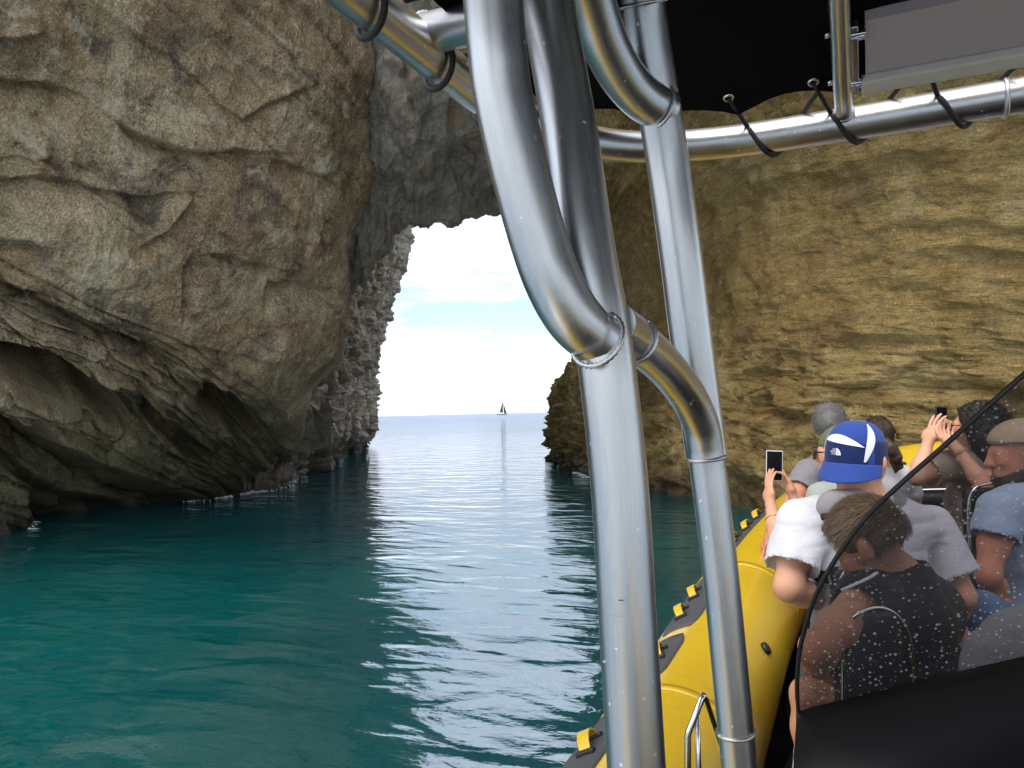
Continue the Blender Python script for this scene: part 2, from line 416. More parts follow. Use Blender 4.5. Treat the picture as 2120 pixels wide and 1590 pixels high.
# ---- arch underside and the long right wall: one skin from the lip inwards
Z = lambda *a: a
rings = [
 # outermost lip, columns run from the left foot over the top to the right foot
 [(545, 960, 26.5), (600, 800, 25.5), (686, 668, 22.8), (721, 613, 21.6), (770, 557, 20.7), (833, 489, 20), (880, 479, 20), (950, 470, 20.2), (1035, 447, 20.8), (1120, 447, 22), (1192, 492, 23.5), (1226, 590, 26), (1212, 700, 29), (1158, 825, 32), (1134, 905, 33), (1150, 948, 33), (1150, 1010, 33)],
 [(540, 960, 25), (590, 780, 24), (674, 620, 21.4), (708, 540, 20.6), (760, 460, 19.6), (823, 400, 18.6), (880, 372, 18), (955, 355, 18), (1045, 338, 18.5), (1135, 360, 19.5), (1215, 425, 21.2), (1250, 530, 23.5), (1245, 655, 26), (1198, 800, 28.5), (1172, 902, 29), (1176, 966, 28.5), (1176, 1020, 28.5)],
 [(520, 960, 24), (560, 740, 23), (642, 545, 20.2), (684, 440, 19.4), (742, 340, 18.4), (806, 270, 17.2), (865, 225, 15.8), (955, 195, 15.8), (1060, 185, 16), (1165, 225, 17), (1255, 325, 18.5), (1300, 460, 20.5), (1305, 615, 22.3), (1275, 780, 24), (1250, 900, 24.3), (1245, 995, 23), (1245, 1050, 23)],
 [(480, 900, 22), (530, 690, 21.5), (600, 430, 20.5), (655, 290, 19.5), (725, 90, 17.8), (795, -10, 16.2), (870, -80, 14.6), (955, -130, 13.2), (1080, -140, 13.3), (1210, 30, 15), (1320, 180, 16), (1385, 340, 17.3), (1410, 520, 18.6), (1400, 720, 19.2), (1380, 870, 19.5), (1360, 1012, 19.8), (1360, 1070, 19.8)],
 [(420, 900, 23), (460, 600, 22.5), (540, 200, 21.5), (620, -50, 20.5), (700, -250, 19.5), (790, -420, 18), (880, -560, 15.5), (970, -640, 13.5), (1110, -640, 13.5), (1270, -480, 12.4), (1440, -160, 11.8), (1560, 130, 12.7), (1620, 400, 14.2), (1610, 680, 14.8), (1580, 880, 15.2), (1540, 1052, 15.6), (1540, 1110, 15.6)],
 [(360, 900, 24), (400, 400, 23.5), (480, -300, 22.5), (560, -700, 21.5), (670, -1100, 20), (780, -1500, 18), (890, -2000, 13.6), (1010, -2100, 13.6), (1200, -2000, 13.5), (1480, -1500, 10.5), (1780, -800, 8.5), (1950, -90, 9.2), (2020, 350, 10.4), (2010, 680, 11.2), (1960, 900, 11.6), (1880, 1112, 12.0), (1880, 1180, 12.0)],
 [(320, 900, 25), (360, 300, 24.5), (440, -600, 23.5), (520, -1200, 22.5), (640, -1900, 21), (760, -2600, 19), (900, -3900, 14), (1060, -4000, 14), (1350, -3700, 13.5), (1900, -3200, 9.5), (2400, -1700, 6.2), (2650, -400, 6.5), (2760, 330, 7.5), (2740, 720, 8.3), (2650, 980, 8.6), (2500, 1190, 9.0), (2500, 1280, 9.0)],
 [(300, 900, 26), (330, 200, 25.5), (400, -900, 24.5), (480, -1900, 23.5), (600, -3000, 22), (740, -4200, 20), (900, -6500, 14.5), (1100, -6600, 14.5), (1500, -6300, 14), (3200, -7000, 8), (5200, -4500, 4.8), (5600, -1000, 4.5), (5700, 330, 4.5), (5650, 900, 4.6), (5500, 1250, 4.8), (5300, 1400, 5), (5300, 1600, 5)],
]
RG = PN(np.array(rings, float))
for r_ in RG:                       # right foot sits on and under the water
    r_[-2, 2] = min(r_[-2, 2], .05); r_[-1] = r_[-2]; r_[-1, 2] = -2.5
# outside of the rock: turn the lip round and up so the arch has real thickness
lip = RG[0].copy(); cen = np.array(P(960, 850, 22))
o1 = lip + fw_h*1.2; 
for k_ in range(len(o1)):
    rad = lip[k_]-cen; rad -= fw_h*(rad @ fw_h); rad /= np.linalg.norm(rad)
    if k_ < 2: rad = np.array([0, 0, 0.])
    o1[k_] += rad*.9
o2 = lip + fw_h*3.5; o3 = lip + fw_h*6
for k_ in range(len(o1)):
    rad = lip[k_]-cen; rad -= fw_h*(rad @ fw_h); rad /= np.linalg.norm(rad)
    if k_ < 2: rad = np.array([0, 0, 0.])
    o2[k_] += rad*6; o3[k_] += rad*26
for o_ in (o1, o2, o3):
    o_[-2:, 2] = (0.05, -2.5)
    o_[:2] = lip[:2] + fw_h*.6
RG = np.concatenate([[o3, o2, o1], RG])
sr = [6, 14, 10, 46, 60, 66, 74, 66, 40, 14]
sc_ = [16, 26, 22, 26, 30, 22, 26, 30, 30, 40, 56, 62, 66, 60, 46, 10]
RGf = crspl(crspl(RG, sr, 0), sc_, 1)
nrm, sgn = toward_cam(RGf[sum(sr[:3]):, :], grid_normals(RGf)[sum(sr[:3]):, :])
nrm = grid_normals(RGf)*sgn
R_, C_ = RGf.shape[:2]
vv, uu = np.meshgrid(np.linspace(0, 1, R_), np.linspace(0, 1, C_), indexing='ij')
pts = RGf.reshape(-1, 3); nn = nrm.reshape(-1, 3); u_ = uu.ravel(); v_ = vv.ravel()
right = sstep(.55, .68, u_)
warp = .012*fbm(pts*.35, 3, 5)
st1 = fbm(np.stack([(u_+warp)*62, v_*10, v_*0], -1), 5, 91, .6)
st2 = ridged(np.stack([(u_+warp)*46+.8*fbm(pts*.5, 3, 6), v_*9, v_*0+3], -1), 4, 92)
f1, f2, cid, off = worley(np.stack([(u_+warp)*60, v_*22, v_*0+.5], -1), 9)
lowr = 1-sstep(1.2, 4.2, pts[:, 2]+.8*fbm(pts*.4, 2, 7))
d_ = (.5-.28*right)*fbm(pts*.22, 3, 14) + .12*fbm(pts*.9, 3, 15) + .05*fbm(pts*3, 3, 16)
d_ += right*((.12+.15*lowr)*st1 + (.08+.12*lowr)*st2 + (.05+.14*lowr)*(cid-.5) - .06*lowr*(1-sstep(0, .12, f2-f1)))
d_ += (1-right)*(.16*st1 + .10*st2 + .12*(cid-.5))
farr = sstep(24, 31, (pts-np.array(CAMPOS)) @ fw_h)*right
wf1, wf2, wcid, woff = worley(pts*np.array([.9, .9, 1.1])+.3*fbm(pts*1.5, 2, 44)[:, None], 12)
d_ += farr*(.55*(wcid-.5)+.2*ridged(pts*1.6, 3, 45)-.25*(1-sstep(0, .12, wf2-wf1)))
d_ += .02*ridged(pts*7, 3, 18)
RGf = (pts + nn*d_[:, None]).reshape(RGf.shape)
csplit = sum(sc_[:9])+4
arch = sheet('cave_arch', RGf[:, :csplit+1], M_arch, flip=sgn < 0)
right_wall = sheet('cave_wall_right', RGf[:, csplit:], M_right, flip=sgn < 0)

# ---- pale headland beyond the arch, on the left of the exit
hc = [
 [(500, 300, 27), (600, 250, 29), (720, 250, 33), (790, 280, 40), (836, 330, 47), (860, 360, 56), (800, 360, 75)],
 [(500, 480, 26.5), (600, 460, 28.5), (705, 455, 32), (780, 465, 39), (824, 490, 46), (832, 500, 55), (780, 500, 75)],
 [(500, 600, 26), (600, 590, 28), (690, 590, 31), (760, 595, 38), (803, 600, 46), (803, 605, 55), (760, 610, 75)],
 [(500, 690, 25), (600, 690, 27), (680, 690, 30), (740, 690, 37), (783, 690, 46), (780, 690, 55), (740, 690, 75)],
 [(500, 780, 24.5), (590, 780, 26), (660, 770, 29), (725, 765, 36), (770, 760, 46), (764, 760, 55), (730, 760, 75)],
 [(490, 850, 24), (580, 850, 25), (650, 840, 28), (720, 835, 36), (770, 830, 46), (764, 830, 56), (730, 830, 75)],
 [(490, 910, 23), (570, 915, 24), (640, 905, 27), (715, 895, 36), (770, 885, 47), (760, 880, 57), (725, 875, 75)],
 [(490, 970, 22), (565, 970, 23), (635, 955, 27.5), (705, 930, 38), (748, 915, 49), (745, 900, 58), (720, 890, 75)],
]
HC = PN(np.array(hc, float)); ft = HC[-1].copy()
wlh = [(500, 1030, 21.3), (574, 1012, 22.4), (640, 982, 27.5), (700, 946, 38.5), (742, 925, 50), (740, 910, 59), (715, 900, 76)]
f0 = np.array([P(*q) for q in wlh]); f0[:, 2] = 0; f1_ = f0.copy(); f1_[:, 2] = -2.5
topr = HC[0].copy(); topr[:, 2] += 14
HC = np.concatenate([[topr], HC, [f0, f1_]])
HG = crspl(crspl(HC, [20, 44, 44, 40, 40, 40, 36, 36, 30, 14], 0), [50, 80, 90, 70, 20, 10], 1)
nrm, sgn = toward_cam(HG, grid_normals(HG)); pts = HG.reshape(-1, 3); nn = nrm.reshape(-1, 3)
wq = .35*np.stack([fbm(pts*.9, 3, 131), fbm(pts*.9, 3, 132), fbm(pts*.9, 3, 133)], -1)
f1, f2, cid, off = worley(pts*np.array([.75, .75, .42])+wq, 21)
g1, g2, cid2, off2 = worley(pts*np.array([2.1, 2.1, 1.5])+wq, 22)
d_ = .5*fbm(pts*.25, 3, 24) + .6*(cid-.5) + .22*off[:, 2] - .3*(1-sstep(0, .12, f2-f1)) + .3*(cid2-.5) - .12*(1-sstep(0, .1, g2-g1)) + .30*ridged(pts*np.array([1.9, 1.9, 1.1]), 4, 25) + .05*fbm(pts*6, 3, 26)
HG = (pts + nn*d_[:, None]).reshape(HG.shape)
headland = sheet('headland', HG, M_head, flip=sgn < 0)

# ------------------------------------------------------------------ sea
def sea_mat():
    m = mat('sea_water', (.0, .085, .095), rough=.04); g = G(m)
    t = g.t; t.nodes.remove(g.b)
    p = g.pos()
    # swell runs in from the exit; crests lie across the view
    ang = -YAW
    a = g.noise(g.pos((1.0, 1.7, 1), (0, 0, ang)), .5, 1, .4, .5)
    b = g.noise(g.pos((1.0, 2.0, 1), (0, 0, ang+.25)), 1.5, 1, .4, .6)
    c = g.noise(g.pos((1.0, 2.0, 1), (0, 0, ang-.3)), 5.2, 3, .55, .3)
    h = g.math('ADD', g.math('MULTIPLY', a, .070), g.math('ADD', g.math('MULTIPLY', b, .034), g.math('MULTIPLY', c, .0058)))
    nrm_ = g.bump(h, 1.0, 1.0)
    deep = g.noise(p, .12, 3, .5)
    colr = g.ramp(deep, [(.35, (.0, .044, .058)), (.65, (.0, .098, .098))])
    df = g.n('BsdfDiffuse', {'Color': colr, 'Normal': nrm_})
    dist = g.n('VectorMath', {0: p}, operation='LENGTH').outputs['Value']
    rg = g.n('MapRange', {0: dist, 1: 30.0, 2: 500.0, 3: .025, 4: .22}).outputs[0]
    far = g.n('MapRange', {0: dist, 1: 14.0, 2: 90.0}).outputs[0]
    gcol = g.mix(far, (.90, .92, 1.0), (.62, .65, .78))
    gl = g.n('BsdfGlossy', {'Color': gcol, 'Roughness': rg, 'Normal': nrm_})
    fr = g.n('Fresnel', {'IOR': 3.9, 'Normal': nrm_})
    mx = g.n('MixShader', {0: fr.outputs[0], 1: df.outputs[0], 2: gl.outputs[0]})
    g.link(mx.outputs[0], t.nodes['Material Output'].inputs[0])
    return m
M_sea = sea_mat()
sea = mesh_obj('sea', [(-30000, -30000, 0), (30000, -30000, 0), (30000, 30000, 0), (-30000, 30000, 0)], [(0, 1, 2, 3)], M_sea, smooth=False)
tag(sea, kind='structure')

# ------------------------------------------------------------------ foam where the swell laps the rock
def foam(grids):
    rs = np.random.default_rng(5); V = []; F = []
    for Gd, n_ in grids:
        z0, z1 = Gd[:-1, :, 2], Gd[1:, :, 2]; m = (z0 > .03) & (z1 <= .03); ii = np.argwhere(m)
        pw = np.array([Gd[i, j] for i, j in ii]); px_, py_, dd_ = project(pw); ok = (dd_ > 6) & (px_ > -50) & (px_ < 2150) & (py_ > 880) & (py_ < 1300); pw = pw[ok]
        if not len(pw): continue
        w_ = np.clip(fbm(pw*.6, 3, 63)*1.6+.35, 0, 1); pick = rs.choice(len(pw), n_, p=w_/w_.sum())
        for k in pick:
            c = pw[k].copy(); tocam = np.array(CAMPOS)-c; tocam[2] = 0; tocam /= np.linalg.norm(tocam)
            c = c+tocam*abs(rs.normal())*.22+np.array([rs.normal()*.08, rs.normal()*.08, 0]); c[2] = .012
            L_ = .03+.13*rs.random()**3; b0 = len(V); m_ = 9
            for q in range(m_):
                t = 6.2832*q/m_; rr = .6+.5*rs.random(); o_ = rt_h*(math.cos(t)*L_*rr)+fw_h*(math.sin(t)*L_*.45*rr); V.append(tuple(c+o_))
            V.append(tuple(c+np.array([0, 0, .018+.02*rs.random()])))
            for q in range(m_): F.append((b0+q, b0+(q+1) % m_, b0+m_))
    o = mesh_obj('sea_foam', V, F, mat('sea_foam_white', (.78, .80, .82), .6)); tag(o, 'white foam lapping along the foot of the cave walls', 'foam', kind='stuff')
foam([(LWg, 130), (RGf[:, csplit:], 620), (HG, 160)])
# ------------------------------------------------------------------ boat materials
def brushed(name, col=(.66, .67, .69), rough=.32, lines=.5):
    m = mat(name, col, rough=rough, metal=1.0); g = G(m)
    uv = g.n('TexCoord').outputs['UV']
    s = g.noise(g.n('Mapping', {0: uv, 'Scale': (70, 1.2, 1)}).outputs[0], 1, 3, .6)
    p = g.n('NewGeometry').outputs['Position']
    sm = g.noise(p, 14, 3, .6, .5)
    r = g.math('ADD', g.math('MULTIPLY', s, .16), g.math('MULTIPLY', sm, .16))
    g.link(g.math('ADD', r, rough-.15), g.b.inputs['Roughness'])
    sp = g.ramp(g.noise(p, 95, 2, .5), [(.715, 0.0), (.75, 1.0)])      # dried salt spray
    c = g.mix(sp, g.mix(s, tuple(x*.74 for x in col), col), (.9, .9, .9))  # grain tint, strengthened in the colour to imitate long streak reflections
    g.link(c, g.b.inputs['Base Color'])
    g.link(g.math('SUBTRACT', 1.0, g.math('MULTIPLY', sp, .8)), g.b.inputs['Metallic'])
    g.link(g.bump(g.math('ADD', g.math('MULTIPLY', s, .5), g.math('MULTIPLY', sm, .3)), .06, .003), g.b.inputs['Normal'])
    return m
M_alu = brushed('brushed_aluminium')
M_steel = mat('polished_steel', (.75, .75, .76), .12, 1.0)
M_weld = mat('weld_bead', (.62, .62, .62), .42, 1.0)
def yellow_mat():
    m = mat('yellow_hypalon', (.70, .47, .015), .45, spec=.5); g = G(m); p = g.n('NewGeometry').outputs['Position']
    a = g.noise(p, 3.2, 5, .65, .6); b = g.noise(p, 40, 3, .6)
    dirt = g.ramp(g.math('ADD', g.math('MULTIPLY', a, .7), g.math('MULTIPLY', b, .3)), [(.52, 0.0), (.72, 1.0)])
    g.link(g.mix(g.math('MULTIPLY', dirt, .55), (.58, .385, .012), (.38, .25, .03)), g.b.inputs['Base Color'])
    g.link(g.ramp(a, [(.3, .32), (.7, .5)]), g.b.inputs['Roughness'])
    g.link(g.bump(g.math('ADD', g.math('MULTIPLY', b, .3), a), .18, .012), g.b.inputs['Normal'])
    g.b.inputs['Coat Weight'].default_value = .6; g.b.inputs['Coat Roughness'].default_value = .2
    return m
M_yel = yellow_mat()
def noisy(name, col, rough, amt=.25, scale=20, bump=.2, bd=.004, spec=.5, **k):
    m = mat(name, col, rough, spec=spec, **k); g = G(m); p = g.pos(obj=False)
    a = g.noise(p, scale, 4, .65)
    g.link(g.mix(a, tuple(c*(1-amt) for c in col), tuple(min(1, c*(1+amt)) for c in col)), g.b.inputs['Base Color'])
    if bump: g.link(g.bump(a, bump, bd), g.b.inputs['Normal'])
    return m
M_patch = noisy('grey_antislip_rubber', (.055, .058, .065), .7, .3, 120, .5, .003)
M_blk = noisy('black_rubber', (.012, .012, .013), .5, .3, 40, .15)
M_deck = noisy('black_deck_foam', (.010, .010, .011), .8, .4, 30, .3)
M_gel = noisy('black_gelcoat', (.006, .006, .007), .28, .3, 8, .03, .01, spec=.4)
M_canvas = noisy('black_canvas', (.004, .004, .0045), .95, .2, 300, .3, .001, spec=.12)
M_cord = mat('black_shock_cord', (.008, .008, .008), .7)
M_vinyl = noisy('black_vinyl', (.010, .010, .011), .5, .3, 60, .25, .002)
M_grey = noisy('grey_terry_cloth', (.36, .36, .37), .95, .25, 160, .9, .006, spec=.1)
M_white = mat('white_enamel', (.72, .73, .74), .35)

boat = empty('inflatable_boat', (.72, 1.5, .1))
tag(boat, 'yellow inflatable tour boat with aluminium canopy frame and black console', 'boat')
BI = Matrix.Translation((-.72, -1.5, -.1))
def part(o, parent=None):
    """hang a mesh built in world space under the boat (or under one of its parts)"""
    o.parent = parent if parent is not None else boat
    o.matrix_parent_inverse = (boat.matrix_basis).inverted() if parent is None else Matrix()
    if parent is not None: o.matrix_parent_inverse = Matrix()
    return o
boat.matrix_basis = Matrix.Translation((.72, 1.5, .1))
def bpart(mb, name, m, parent=None, smooth=True, ang=None):
    o = mb.build(name, m, None, smooth)
    if ang: flatten(o, ang)
    return part(o, parent)
def uv_tube(o, seg, rings):
    """u round the tube, v along it (metres-ish), for the brushed grain and painted reflection streaks"""
    l = o.data.uv_layers.new(name='UVMap')
    n = len(o.data.loops); vi = np.zeros(n, np.int32); o.data.loops.foreach_get('vertex_index', vi)
    u = (vi % seg)/seg; v = (vi//seg)/4.0
    l.data.foreach_set('uv', np.stack([u, v], -1).astype(np.float32).ravel()); return o
def pipe(name, pts, r, n=10, m=None, seg=28, parent=None, raw=False):
    path = [Vector(p) for p in pts] if raw else spline(pts, n)
    o = MB().tube(path, r, seg).build(name, m or M_alu)
    uv_tube(o, seg, len(path)); flatten(o, 50)
    return part(o, parent)
def ring(name, c, axis, R, r, m, parent, lumpy=0, seg=28, n=64):
    """a torus-like bead round a tube"""
    axis = Vector(axis).normalized(); a = axis.orthogonal().normalized(); b = axis.cross(a); pts_ = []; rr = []
    for k in range(n+1):
        t = 2*math.pi*k/n; pts_.append(Vector(c)+a*(R*math.cos(t))+b*(R*math.sin(t))); rr.append(r*(1+lumpy*(1 if k % 2 else -1)))
    return part(MB().tube(pts_, rr, 8, caps=False).build(name, m), parent)

# ------------------------------------------------------------------ inflatable tubes
TR = .262; BCX = .72
half = [(-.58, -3.2, .86), (-.58, -1.0, .87), (-.58, .5, .88), (-.58, 2, .89), (-.58, 3.0, .915), (-.555, 3.8, 1.0), (-.46, 4.6, 1.13), (-.24, 5.5, 1.30), (.12, 6.3, 1.43), (.72, 6.72, 1.50)]
full = half + [(2*BCX-x, y, z) for x, y, z in half[:-1]][::-1]
TP = spline(full, 14)
def frame(i):
    t = (TP[min(i+1, len(TP)-1)]-TP[max(i-1, 0)]).normalized(); la = t.cross(Vector((0, 0, 1))).normalized(); return t, la, la.cross(t)
V = []; F = []; SEG = 56
for i, c in enumerate(TP):
    t, la, u = frame(i)
    for k in range(SEG):
        a = 2*math.pi*k/SEG; V.append(c + la*(math.cos(a)*TR) + u*(math.sin(a)*TR))
for i in range(len(TP)-1):
    for k in range(SEG): F.append((i*SEG+k, i*SEG+(k+1) % SEG, (i+1)*SEG+(k+1) % SEG, (i+1)*SEG+k))
F.append(tuple(range(SEG))[::-1]); F.append(tuple((len(TP)-1)*SEG+k for k in range(SEG)))
tube = part(mesh_obj('inflatable_tube', V, F, M_yel))
yy = [p.y for p in TP[:len(TP)//2]]
def tube_pt(y, ang, off=0.0):
    """point on the port tube's skin at boat length y and angle (deg, 90 = top, 180 = outboard)"""
    i = max(0, min(len(yy)-2, int(np.searchsorted(yy, y))-1)); f = (y-yy[i])/(yy[i+1]-yy[i])
    c = TP[i].lerp(TP[i+1], f); t, la, u = frame(i); a = math.radians(ang)
    return c + la*(math.cos(a)*(TR+off)) + u*(math.sin(a)*(TR+off))
def skin_patch(name, y0, y1, a0, a1, m, th=.004, ny=10, na=8, chamfer=0, parent=tube):
    V = []; F = []
    for lay in (0.001, th):
        for i in range(ny+1):
            f = i/ny; inset = chamfer*max(0, 1-min(f, 1-f)*ny/1.5)
            for j in range(na+1): V.append(tube_pt(y0+(y1-y0)*f, a0+inset+(a1-a0-2*inset)*j/na, lay))
    n1 = (ny+1)*(na+1)
    for i in range(ny):
        for j in range(na):
            q = (i*(na+1)+j, i*(na+1)+j+1, (i+1)*(na+1)+j+1, (i+1)*(na+1)+j); F.append(tuple(x+n1 for x in q))
    bd = [(0, j) for j in range(na)]+[(i, na) for i in range(ny)]+[(ny, j) for j in range(na, 0, -1)]+[(i, 0) for i in range(ny, 0, -1)]
    ids = [i*(na+1)+j for i, j in bd]
    for k in range(len(ids)): a, b = ids[k], ids[(k+1) % len(ids)]; F.append((a, b, b+n1, a+n1))
    return part(mesh_obj(name, V, F, m), parent)
for y0, y1, a0, a1 in ((1.72, 2.36, 103, 140), (2.57, 3.06, 100, 134), (3.15, 3.86, 98, 136), (4.12, 4.95, 108, 136)):
    skin_patch('grip_patch', y0, y1, a0, a1, M_patch, chamfer=5)
for y, a in ((2.06, 116), (2.85, 113), (3.36, 119), (3.60, 118), (4.20, 119), (4.42, 119), (4.64, 119), (4.84, 119)):
    # a webbing foot loop: yellow strap standing up from two black ends
    w_, l_ = .026, .115; V = []; F = []; n = 12
    for i in range(n+1):
        f = i/n; hgt = .012+.034*math.sin(math.pi*f)**.6
        for s_, o_ in ((-1, 0), (1, 0), (1, -.006), (-1, -.006)):
            V.append(tube_pt(y-l_/2+l_*f, a+4*f+s_*math.degrees(w_/TR)*.62, hgt+o_))
    for i in range(n):
        for k in range(4): F.append((i*4+k, i*4+(k+1) % 4, i*4+4+(k+1) % 4, i*4+4+k))
    F += [(0, 1, 2, 3), tuple(n*4+k for k in (3, 2, 1, 0))]
    hd = part(mesh_obj('foot_strap', V, F, M_yel, smooth=False), tube)
    for e in (-1, 1):
        c = tube_pt(y+e*l_*.52, a+2+2*e, .008); u = (tube_pt(y, a, .1)-tube_pt(y, a, 0)).normalized(); t = Vector((0, 1, 0)); s_ = t.cross(u).normalized()
        R_ = Matrix((s_, t, u)).transposed()
        b = MB().box(c, (.056, .022, .014), R_, .005)
        part(b.build('strap_mount', M_blk), tube)
# valve on the inner flank, seams round the tube, and the rubbing strake outboard
vp = tube_pt(3.25, 36, .004); vn = (tube_pt(3.25, 36, .1)-tube_pt(3.25, 36)).normalized()
part(MB().tube([vp-vn*.004, vp+vn*.010, vp+vn*.013], [.026, .024, .016], 20).build('air_valve', M_blk), tube)
for y in (2.46, 3.95):
    skin_patch('seam_band', y, y+.05, 8, 172, M_yel, .003, 2, 40)
skin_patch('rubbing_strake', -2.8, 5.9, 182, 200, M_blk, .022, 40, 5)

# hull and deck
DZ = .45
V = []; F = []
cl = [p for p in TP if p.y > -3.2]
n = len(TP)
for p in TP: V.append((p.x, p.y, p.z-.12))
for p in TP: V.append((BCX+(p.x-BCX)*.55, p.y*.97, -.25))
for i in range(n-1): F.append((i, i+1, n+i+1, n+i))
F.append(tuple(range(n, 2*n)))
part(mesh_obj('hull', V, F, M_gel, smooth=False))
V = []; 
for p in TP: 
    V.append((p.x, p.y, max(DZ, p.z-.45) if p.y > 4 else DZ))
m_ = len(V)
Fd = []
for i in range(m_//2):
    j = m_-1-i
    if i+1 < j-1 or i+1 <= j-1: Fd.append((i, i+1, j-1, j))
deck = part(mesh_obj('deck', V, [f for f in Fd if len(set(f)) == 4], M_deck, smooth=False))
# inner kick board along the port tube foot
# ------------------------------------------------------------------ canopy frame
PA = [(1118, -150, .88), (1128, -40, .86), (1150, 100, .845), (1176, 250, .83), (1212, 500, .81), (1251, 720, .80), (1282, 1000, .795), (1297, 1250, .79), (1312, 1500, .785)]
pa = [P(*q) for q in PA]; e = (pa[-1]-pa[-2]).normalized(); pa.append(pa[-1]+e*((pa[-1].z-DZ)/-e.z))
def to_roof(l):
    e_ = (l[0]-l[1]).normalized(); return [l[0]+e_*((2.672-l[0].z)/max(.2, e_.z))]+l
pa = to_roof(pa); tops = [pa[0]]
postA = pipe('frame_post', pa, .0298)
T1 = [(1010, -170, .735), (1016, -60, .74), (1021, 0, .745), (1030, 110, .75), (1042, 200, .755), (1077, 358, .762), (1116, 500, .768), (1150, 592, .772), (1192, 662, .780), (1243, 706, .795)]
t1 = to_roof([P(*q) for q in T1]); tops.append(t1[0])
tube1 = pipe('frame_brace', t1, .0292, 12)
PB = [(1312, -170, .97), (1325, -60, 1.0), (1337, 60, 1.03), (1377, 300, 1.07), (1406, 500, 1.08), (1431, 700, 1.09), (1452, 860, 1.10), (1464, 950, 1.10)]
pb = to_roof([P(*q) for q in PB]); tops.append(pb[0])
postB = pipe('frame_post', pb, .0298)
T2 = [(1268, 672, .80), (1311, 702, .86), (1350, 733, .93), (1385, 768, .99), (1424, 820, 1.045), (1449, 873, 1.075), (1459, 918, 1.087), (1464, 960, 1.09), (1473, 1030, 1.09), (1493, 1200, 1.09), (1522, 1500, 1.09)]
t2 = [P(*q) for q in T2]; e = (t2[-1]-t2[-2]).normalized(); t2.append(t2[-1]+e*((t2[-1].z-DZ)/-e.z))
tube2 = pipe('frame_brace', t2, .0252, 12)
T3 = [(1150, -230, .80), (1192, -90, .87), (1222, 0, .92), (1250, 85, .96), (1287, 155, 1.0), (1330, 203, 1.03), (1374, 226, 1.058)]
t3 = to_roof([P(*q) for q in T3]); tops.append(t3[0])
tube3 = pipe('frame_brace', t3, .0292, 12)
for tp_ in tops: pipe('roof_bar', [(-.40, tp_.y, 2.655), (-.2, tp_.y, 2.672), (.7, tp_.y, 2.676), (1.6, tp_.y, 2.672), (1.85, tp_.y, 2.655)], .016, 4, seg=16)
def bead(owner, pts_, i, R, r=.0035, f=0.0):
    c = Vector(P(*pts_[i])); ax = Vector(P(*pts_[min(i+1, len(pts_)-1)]))-Vector(P(*pts_[max(i-1, 0)]))
    return ring('weld_bead', c, ax, R, r, M_weld, owner, .22)
# welds: where the curved braces land on the posts, and the pipe joints
def saddle(owner, c, ax, R, sx=1.0):
    return ring('weld_bead', c, ax, R, .0026, M_weld, owner, .25)
saddle(tube1, P(1236, 703, .772), P(1243, 706, .795)-P(1192, 662, .76), .0292)
saddle(tube2, P(1312, 703, .858), P(1350, 733, .93)-P(1268, 672, .80), .0258)
saddle(tube3, P(1360, 220, 1.045), P(1374, 226, 1.058)-P(1330, 203, 1.03), .0292)
saddle(tube2, P(1463, 948, 1.09), P(1473, 1030, 1.09)-P(1459, 918, 1.087), .0258)
saddle(tube2, P(1523.5, 1516, 1.09), P(1522, 1500, 1.09)-P(1493, 1200, 1.09), .0258)
saddle(postB, P(1331, 6, 1.015), P(1337, 60, 1.03)-P(1325, -60, 1.0), .0302)
RAILZ = 2.555
rail_pts = [(-.53, -1.2, RAILZ+.004), (-.53, .3, RAILZ+.004), (-.53, .95, RAILZ+.004), (-.522, 1.12, RAILZ+.003), (-.475, 1.30, RAILZ), (-.375, 1.43, RAILZ), (-.22, 1.488, RAILZ), (.0, 1.497, RAILZ), (.5, 1.50, RAILZ+.004), (1.0, 1.50, RAILZ), (1.66, 1.497, RAILZ), (1.88, 1.43, RAILZ), (1.98, 1.25, RAILZ), (2.0, .95, RAILZ), (2.0, -1.2, RAILZ)]
rail = pipe('canopy_rail', rail_pts, .0300, 10)
ring('weld_bead', (.247, 1.499, RAILZ+.002), (1, 0, 0), .0305, .004, M_weld, rail, .1)
con = pipe('rail_connector', [P(866, 74, 1.09), P(935, 58, 1.03), P(1010, 42, .97), P(1128, 10, .87)], .0272, 6)
cax = P(935, 58, 1.03)-P(866, 74, 1.09)
saddle(con, P(884, 70, 1.075), cax, .0278)
rv = P(893, 42, 1.045); part(MB().tube([rv, rv-fwd*.004, rv-fwd*.006], [.0065, .0065, .004], 16).build('rivet', M_steel), con)
strut = pipe('rail_strut', [(.0, 1.497, RAILZ+.012), (.0, 1.45, RAILZ+.010), (.0, 1.38, RAILZ+.020), (.0, 1.28, RAILZ+.055), (.0, 1.1, RAILZ+.092), (.0, .8, RAILZ+.115), (0, -.6, RAILZ+.118)], .0148, 8, seg=20)
ring('weld_bead', (0, 1.466, RAILZ+.011), (0, -1, .05), .0152, .0036, M_weld, strut, .2, n=40)

